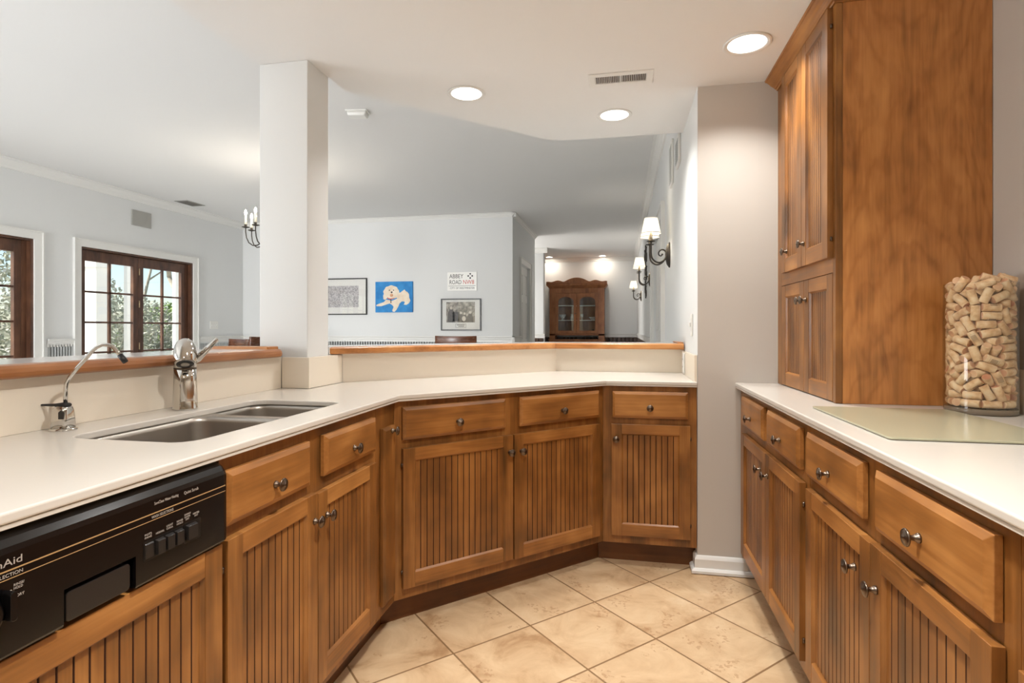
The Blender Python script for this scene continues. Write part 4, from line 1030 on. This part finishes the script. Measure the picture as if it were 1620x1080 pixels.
# ================================================================== CHANDELIER
CHX, CHY = -3.44, 5.00
t = thing('chandelier', 'black iron candle chandelier with lit bulbs, half hidden by the column', 'chandelier', (CHX, CHY, 0.043))
b = MB(['iron'])
b.lathe([(0.006,1.90),(0.020,1.92),(0.034,1.96),(0.018,2.0),(0.012,2.1),(0.022,2.18),(0.010,2.24),(0.006,2.30)], seg=16); b.tube([(0,0,2.29),(0,0,HG-0.06)], 0.004, 8); b.lathe([(0.06,HG-0.075),(0.06,HG-0.045)], seg=20); b.build('stem', t)
for k in range(8):
    a = math.radians(45*k+42); cx, cy = math.cos(a), math.sin(a); R = 0.24
    rp = [(0.02,2.03),(0.056,2.02),(0.096,1.985),(0.136,1.955),(0.176,1.95),(0.212,1.975),(0.232,2.02),(R,2.075),(R,2.115)]
    P = []
    for i in range(len(rp)-1):
        for s in range(3):
            u = s/3; P.append(((rp[i][0]*(1-u)+rp[i+1][0]*u)*cx, (rp[i][0]*(1-u)+rp[i+1][0]*u)*cy, rp[i][1]*(1-u)+rp[i+1][1]*u))
    P.append((R*cx, R*cy, rp[-1][1]))
    b = MB(['iron']); b.tube(P, 0.0055, 8); b.lathe([(0.006,0),(0.012,0.002),(0.036,0.009),(0.037,0.012),(0.012,0.017),(0.014,0.034),(0.014,0.036)], (R*cx,R*cy,2.115), (0,0,1), 18); arm = b.build('arm', t)
    b = MB(['candle']); b.lathe([(0.0115,2.152),(0.0115,2.245)], (R*cx,R*cy,0), (0,0,1), 14); b.build('candle_sleeve', arm)
    b = MB(['bulb']); b.lathe([(0.005,0),(0.011,0.010),(0.012,0.022),(0.007,0.038),(0.002,0.050)], (R*cx,R*cy,2.246), (0,0,1), 12); b.build('bulb', arm)

# ================================================================== PICTURES ON THE FAR WALL
def px(x, z, dy=0.0): return (x, YF-dy, z)
def framed(name, label, x0, x1, z0, z1, fw=0.016):
    t = thing(name, label, 'picture', ((x0+x1)/2, YF-0.001, (z0+z1)/2)); w, h = (x1-x0)/2, (z1-z0)/2
    b = MB(['frame_black'])
    for a in ((-w,w,h-fw,h),(-w,w,-h,-h+fw),(-w,-w+fw,-h+fw,h-fw),(w-fw,w,-h+fw,h-fw)): b.box(a[0],a[1],-0.028,0,a[2],a[3])
    b.build('frame', t, bevel=0.002)
    b = MB(['paper']); b.box(-w+fw,w-fw,-0.010,-0.002,-h+fw,h-fw); b.build('mat_board', t)
    b = MB(['pic_glass']); b.box(-w+fw,w-fw,-0.0215,-0.020,-h+fw,h-fw); b.build('glazing', t)
    return t, w, h
t, w, h = framed('framed_drawing', 'black-framed pencil drawing with a wide white mat, cut off by the column', -4.86, -3.80, 1.385, 1.945)
b = MB(['sketch', 'grey_ink']); x0, x1, z0, z1 = -4.46+4.33, -3.94+4.33, -0.165, 0.165
b.box(-0.40, x1, -0.0112, -0.0101, z0, z1)
for k in range(4):
    b.tube([(-0.02+(0.16-0.02*k)*math.cos(a), -0.0118, (0.12-0.016*k)*math.sin(a)) for a in [0.5+2*PI*0.8*i/30 for i in range(31)]], 0.0014, 4, 1)
b.build('drawing', t)
t = thing('dog_painting', 'unframed canvas of a fluffy cream dog on bright blue', 'painting', (-3.36, YF-0.001, 1.65))
w, h = 0.297, 0.231
b = MB(['blue']); b.box(-w,w,-0.03,0,-h,h); b.build('canvas', t, bevel=0.002)
def uv(pts): return [(((x-657)/446*2-1)*w, ((570-y)/373*2-1)*h) for x, y in pts]
b = MB(['cream', 'ink', 'red_ink'])
body = [(790,415),(760,445),(700,465),(668,480),(672,495),(730,495),(800,472),(830,462),(862,482),(878,505),(862,545),(868,562),(890,565),(912,540),(935,500),(950,462),(975,440),(1003,438),(1012,452),(1000,478),(1030,482),(1062,462),(1078,430),(1064,392),(1062,350),(1040,322),(1025,318),(1010,295),(985,312),(960,330),(935,335),(930,400),(860,430)]
b.prism(uv(body), -0.0318, -0.0302, plane='xz')
head = [(850+94*math.cos(a)*(1+0.035*math.sin(9*a)), 328-84*math.sin(a)*(1+0.035*math.cos(8*a))) for a in [2*PI*k/40 for k in range(40)]]
b.prism(uv(head), -0.0326, -0.0303, plane='xz')
b.prism(uv([(770,320),(752,370),(756,410),(778,420),(800,395),(810,340)]), -0.0330, -0.0304, plane='xz'); b.prism(uv([(925,290),(940,320),(940,380),(922,405),(905,380),(905,310)]), -0.0330, -0.0304, plane='xz')
b.build('painted_dog', t, normals=True)
b = MB(['ink', 'red_ink', 'cork_end'])
def dot(x, y, r, m=0): b.prism(uv([(x+r*math.cos(a), y-r*math.sin(a)) for a in [2*PI*k/14 for k in range(14)]]), -0.0334, -0.0328, m, plane='xz')
dot(828,302,7); dot(878,302,7); dot(855,327,11); dot(853,362,20,2)
b.prism(uv([(800,390),(812,408),(845,414),(888,402),(890,394),(846,404),(815,398),(806,386)]), -0.0336, -0.0329, 1, plane='xz'); b.prism(uv([(842,412),(850,412),(852,458),(842,458)]), -0.0336, -0.0329, 0, plane='xz')
b.build('painted_face', t)
t = thing('street_sign', 'white ABBEY ROAD NW8 street sign above the framed band photograph', 'sign', (-2.30, YF-0.001, 1.868))
b = MB(['white']); b.prism(rrect(-0.225,0.225,-0.137,0.137,0.008,3), -0.012, 0, plane='xz'); b.build('plate', t, bevel=0.002)
b = MB(['ink', 'red_ink'])
TX = lambda x, z: Matrix.Translation((x, -0.0125, z)) @ FR
for s_, h_, x_, z_, f_, m_ in (('ABBEY',0.088,-0.195,0.047,0.215,0),('ROAD',0.088,-0.195,-0.040,0.180,0),('NW8',0.088,0.012,-0.040,0.165,1),('CITY OF WESTMINSTER',0.040,-0.185,-0.112,0.375,0)):
    q = MB(['ink','red_ink']); q.text(s_, h_, TX(x_, z_), m_, fit=f_); q.build('lettering', t, normals=False)
b.box(-0.205,0.205,-0.0130,-0.0121,-0.068,-0.063)
for a in (45,135,225,315):
    cx, cz = 0.125+0.030*math.cos(math.radians(a-45)), 0.078+0.030*math.sin(math.radians(a-45))
    b.prism([(cx+0.013*math.cos(v), cz+0.013*math.sin(v)) for v in [2*PI*k/8 for k in range(8)]], -0.0131, -0.0121, plane='xz')
b.build('emblem', t, normals=False)
t, w, h = framed('framed_photograph', 'black-framed brownish group photograph with a small caption, below the street sign', -2.622, -2.012, 1.145, 1.615)
b = MB(['photo', 'photo_dark', 'photo_light'])
P0, P1, Q0, Q1 = -0.225, 0.212, -0.115, 0.185
b.box(P0, P1, -0.0115, -0.0101, Q0, Q1)
def person(x, z, s, lean=0):
    b.prism([(x-0.055*s,Q0),(x+0.055*s,Q0),(x+0.045*s+lean,z-0.05*s),(x+0.02*s+lean,z),(x-0.02*s+lean,z),(x-0.045*s+lean,z-0.05*s)], -0.0121, -0.0116, 1, plane='xz')
    b.prism([(x+lean+0.018*s*math.cos(v), z+0.016*s+0.022*s*math.sin(v)) for v in [2*PI*k/12 for k in range(12)]], -0.0122, -0.0116, 2, plane='xz')
person(-0.15, 0.08, 1.1); person(0.0, 0.01, 0.9); person(0.055, 0.0, 0.8); person(0.14, 0.015, 1.0)
b.box(-0.125,-0.02,-0.0121,-0.0116,Q0+0.02,0.04,1)
b.prism([(0.045+0.030*math.cos(v), -0.06+0.038*math.sin(v)) for v in [2*PI*k/12 for k in range(12)]], -0.0124, -0.0117, 2, plane='xz')
b.build('photograph', t)
b = MB(['ink', 'paper']); b.box(-0.082,0.078,-0.0112,-0.0101,-0.193,-0.135); b.box(-0.078,0.074,-0.0116,-0.0113,-0.189,-0.139,1); b.box(-0.062,0.058,-0.0119,-0.0117,-0.158,-0.149); b.box(-0.040,0.050,-0.0119,-0.0117,-0.178,-0.170); b.build('caption_card', t)

# ================================================================== CHAIRS
def chair(label, x, y, rot, top=1.10):
    t = thing('dining_chair', label, 'chair', (x, y, 0), rot)
    b = MB(['chair']); b.prism(rrect(-0.21,0.21,-0.20,0.22,0.03,4), 0.555, 0.585); b.build('seat', t, bevel=0.006)
    for sx in (-1, 1):
        b = MB(['chair']); b.tube([(sx*0.19,0.19,0),(sx*0.19,0.19,0.30),(sx*0.185,0.185,0.554)], [0.015,0.018,0.019], 8); b.build('leg', t)
        b = MB(['chair']); b.tube([(sx*0.18,-0.23,0),(sx*0.185,-0.19,0.30),(sx*0.187,-0.185,0.60),(sx*0.192,-0.235,top-0.15),(sx*0.195,-0.262,top-0.03)], [0.014,0.017,0.018,0.015,0.012], 8); b.build('leg', t)
    n = 12; loops = []
    for i in range(n+1):
        u = -1+2*i/n; x_ = 0.212*u; c = -0.265-0.030*(1-u*u)
        loops.append([(x_, c, top-0.105), (x_, c+0.018, top-0.105), (x_, c+0.013, top-0.004*(1-u*u)), (x_, c-0.005, top-0.004*(1-u*u))])
    b = MB(['chair']); b.loft(loops, smooth=True); b.build('top_rail', t, bevel=0.002)
    b = MB(['chair']); b.loft([[(x_*0.88,y_+0.012,z-(top-0.28)+(top-0.30)) for x_,y_,z in [(a[0],a[1],top-0.28) , (a[0],a[1]+0.015,top-0.28), (a[0],a[1]+0.015,top-0.235), (a[0],a[1],top-0.235)]] for a in [l[0] for l in loops]], smooth=True); b.build('lower_rail', t)
    b = MB(['chair']); b.box(-0.18,0.18,0.175,0.195,0.20,0.225); b.build('stretcher', t)
    return t
chair('dark wooden chair back showing over the bar below the framed photograph', -1.64, 5.60, math.radians(3))
chair('brown wooden chair back seen over the bar right of the kitchen tap lever', -4.56, 5.62, math.radians(159), 1.05)
chair('dark chair back against the window wall, cut off by the column', -3.50, 4.66, math.radians(84), 1.10)

# ================================================================== CHINA CABINET IN THE HALL
t = thing('china_cabinet', 'tall pine china cabinet with scalloped crest and glass doors at the hall end', 'china cabinet', (-1.005, 13.18, 0))
W2, D = 0.625, 0.43
b = MB(['hutch'])
b.box(-W2,W2,-D-0.06,-0.004,0.0,0.905); b.box(-W2-0.02,W2+0.02,-D-0.08,-0.004,0.905,0.93)
b.build('base_cupboard', t, bevel=0.004)
b = MB(['hutch'])
for s in (-1,1):
    b.box(*sorted((s*W2,s*(W2-0.13))),-D,-0.004,0.931,1.02); 
    b.box(*sorted((s*W2,s*(W2-0.025))),-D,-0.004,1.02,2.10)
    b.box(*sorted((s*W2,s*(W2-0.14))),-D-0.004,-D+0.018,1.02,2.10)
b.box(-W2,W2,-D-0.004,-D+0.018,1.02,1.055); b.box(-W2+0.14,W2-0.14,-D-0.004,-D+0.018,1.99,2.10)
b.box(-W2,W2,-D,-0.004,1.02,1.035); b.box(-W2,W2,-D,-0.004,2.08,2.10); b.box(-W2,W2,-0.02,-0.004,1.035,2.08)
b.build('case', t, bevel=0.003)
b = MB(['trim']); [b.box(-W2+0.03,W2-0.03,-D+0.04,-0.03,z,z+0.012) for z in (1.36,1.70)]; b.build('shelves', t)
b = MB(['hutch'])
b.loft([[(x*(1+e/W2),y,z) for x,y in ((-W2,-D-e),(W2,-D-e),(W2,-0.004),(-W2,-0.004))] for z, e in ((2.10,0.0),(2.13,0.03),(2.17,0.065),(2.19,0.07),(2.21,0.06))], smooth=False); b.build('cornice', t)
cre = [(-0.69,2.20)]
for k in range(41):
    u = -1+2*k/40; a = abs(u)
    z = 2.235+0.115*max(0,1-(a/0.42)**2)*0.9 + 0.045*math.exp(-((a-0.62)/0.16)**2) + 0.02*math.exp(-((a-0.95)/0.08)**2)
    cre.append((0.69*u, z))
cre.append((0.69,2.20))
b = MB(['hutch']); b.prism(cre, -D-0.06, -D-0.03, plane='xz'); b.build('crest', t, bevel=0.003)
for s in (-1, 1):
    x0, x1 = (-0.485, -0.004) if s < 0 else (0.004, 0.485)
    b = MB(['hutch']); st = 0.065
    # arched glass opening: frame built as plate with a hole
    hole = [(x0+st,1.13),(x1-st,1.13),(x1-st,1.80)]
    cxh = (x0+x1)/2; rr = (x1-x0)/2-st
    for k in range(1, 8): a = PI*k/8; hole.append((cxh+rr*math.cos(a), 1.80+0.10*math.sin(a)))
    hole.append((x0+st,1.80))
    tmp = MB(['hutch']); tmp.T = Matrix(((1,0,0,0),(0,0,1,-D-0.022),(0,1,0,0),(0,0,0,1)))
    tmp.holed([(x0,1.06),(x1,1.06),(x1,1.985),(x0,1.985)], [hole], 0, 0.0175)
    d = tmp.build('door', t, bevel=0.002)
    g = MB(['pane']); g.box(x0+st-0.01,x1-st+0.01,-D-0.014,-D-0.011,1.12,1.91); g.build('door_glass', d)
    if s < 0: g = MB(['bronze']); g.lathe([(0.006,0),(0.006,0.014),(0.015,0.018),(0.014,0.028),(0.004,0.032)], (-0.022,-D-0.022,1.52), (0,-1,0), 14); g.build('knob', d)
gl = noise_mat('cut_glass', [(0.3, srgb(150,150,148)), (0.7, srgb(236,236,234))], 40, 0.1)
for i, (dx, nm, lb) in enumerate(((-0.34,'glass_bowl','cut glass bowl on the middle shelf of the china cabinet, far left'),(-0.12,'glass_jug','small glass jug on the middle shelf behind the left cabinet door'),(0.11,'glass_goblet','glass goblet on the middle shelf behind the right cabinet door'),(0.36,'glass_dish','low glass dish at the right end of the middle cabinet shelf'))):
    b = MB([gl])
    pr = {'glass_bowl':[(0.03,0),(0.035,0.01),(0.02,0.03),(0.07,0.09),(0.085,0.13)],'glass_jug':[(0.035,0),(0.05,0.03),(0.045,0.08),(0.03,0.11),(0.04,0.14)],
          'glass_goblet':[(0.035,0),(0.01,0.01),(0.008,0.06),(0.035,0.09),(0.035,0.14)],'glass_dish':[(0.04,0),(0.045,0.01),(0.09,0.05),(0.10,0.07)]}[nm]
    b.lathe(pr, seg=20); o = b.build(nm, loc=(-1.005+dx, 12.93, 1.3725)); tag(o, lb, nm.split('_')[1])
b = MB(['rubber']); b.lathe([(0.03,0),(0.05,0.03),(0.03,0.09),(0.02,0.12)], seg=14); o = b.build('dark_vase', loc=(-1.005+0.36, 12.93, 1.0355)); tag(o, 'small dark vase on the bottom shelf behind the right cabinet door', 'vase')

# ================================================================== OUTSIDE THE WINDOWS
b = MB(['ground']); b.box(-45, XW-0.17, -12, 60, -0.35, -0.25); struct(b.build('ground'))
b = MB(['ext_white']); b.box(-9.0, -6.4, 3.0, 12.0, -0.25, -0.12); o = struct(b.build('porch_floor'))
def post(label, x, y, w, d, z1=3.0, cap=True):
    t = thing('porch_post', label, 'porch post', (x, y, -0.12))
    b = MB(['ext_white']); b.box(-w/2,w/2,-d/2,d/2,0.001,z1); b.build('shaft', t)
    if cap: b = MB(['ext_white']); b.box(-w/2-0.03,w/2+0.03,-d/2-0.03,d/2+0.03,2.15,2.32); b.build('collar', t)
    return t
post('broad square white porch post filling the left panes of the right window', -7.45, 6.525, 0.62, 0.19)
post('slim white porch post seen at the middle of the right window', -7.17, 6.975, 0.06, 0.105, cap=False)
post('slim white porch post seen at the right edge of the right window', -7.17, 7.88, 0.06, 0.11, cap=False)
def leaves(b, n, c, r, s, m=0, seed=0):
    rd = random.Random(seed)
    for _ in range(n):
        while True:
            p = Vector((rd.uniform(-1,1), rd.uniform(-1,1), rd.uniform(-1,1)))
            if 0.25 < p.length < 1: break
        q = Vector((c[0]+p.x*r[0], c[1]+p.y*r[1], c[2]+p.z*r[2]))
        u = Vector((rd.gauss(0,1), rd.gauss(0,1), rd.gauss(0,1))).normalized(); v = u.orthogonal().normalized(); k = s*rd.uniform(0.6,1.3)
        b.F(b.V([q-u*k, q+v*k*0.5, q+u*k, q-v*k*0.5]), m)
def bush(name, label, x, y, r, n, s, m, seed):
    t = thing(name, label, 'bush', (x, y, -0.25))
    b = MB([m]); leaves(b, n, (0,0,r[2]), r, s, 0, seed); b.build('foliage', t, normals=False)
    b = MB(['bark'])
    for k in range(5): a = k*1.3+seed; b.tube([(0,0,0),(0.25*r[0]*math.cos(a),0.25*r[1]*math.sin(a),r[2]*0.6),(0.6*r[0]*math.cos(a),0.6*r[1]*math.sin(a),r[2]*1.5)], [0.05,0.035,0.012], 6)
    b.build('stems', t)
bush('garden_bush', 'leafy green bush behind the right half of the right window', -13.0, 14.6, (1.6,2.2,1.12), 9000, 0.055, 'leaf', 1)
bush('garden_bush', 'yellow-green bush low at the far right edge of the window view', -15.0, 18.8, (1.8,2.4,1.15), 8000, 0.065, 'leaf', 2)
bush('garden_bush', 'grey-green twiggy bush between the two porch posts', -12.0, 11.4, (1.6,1.5,1.12), 8000, 0.045, 'leaf_grey', 3)
bush('garden_hedge', 'tall grey-green hedge outside the left window', -10.5, 7.4, (1.3,2.6,1.6), 9000, 0.045, 'leaf_grey', 4)
bush('garden_bush', 'dark bush at the bottom of the green bush', -10.9, 12.4, (1.0,1.4,0.62), 2500, 0.07, 'leaf_grey', 5)
def branchy(b, p, d, L, r, depth, rd):
    pts = [p]; q = Vector(p); dd = Vector(d)
    for k in range(4):
        dd = (dd+Vector((rd.gauss(0,0.12),rd.gauss(0,0.12),rd.gauss(0,0.08)))).normalized(); q = q+dd*L/4; pts.append(q.copy())
    b.tube(pts, [r*(1-0.14*k) for k in range(5)], 6)
    if depth:
        for k in range(3):
            nd = (dd+Vector((rd.gauss(0,0.6),rd.gauss(0,0.6),rd.gauss(0.1,0.4)))).normalized()
            branchy(b, pts[2+k % 3], nd, L*0.68, r*0.5, depth-1, rd)
def tree(label, x, y, lean, h, r, seed):
    rd = random.Random(seed); t = thing('bare_tree', label, 'tree', (x, y, -0.25))
    b = MB(['bark']); branchy(b, (0,0,0), lean, h, r, 4, rd); b.build('trunk', t)
tree('pale leaning bare tree crossing the right panes of the right window', -11.0, 13.4, (0.05,-0.42,1), 3.0, 0.12, 11)
tree('pale bare tree with a forked trunk behind the green bush', -12.5, 16.0, (0.1,-0.30,1), 3.4, 0.13, 12)
tree('bare tree with thin twigs behind the slim middle post', -14.0, 13.2, (0.0,0.25,1), 3.6, 0.10, 14)
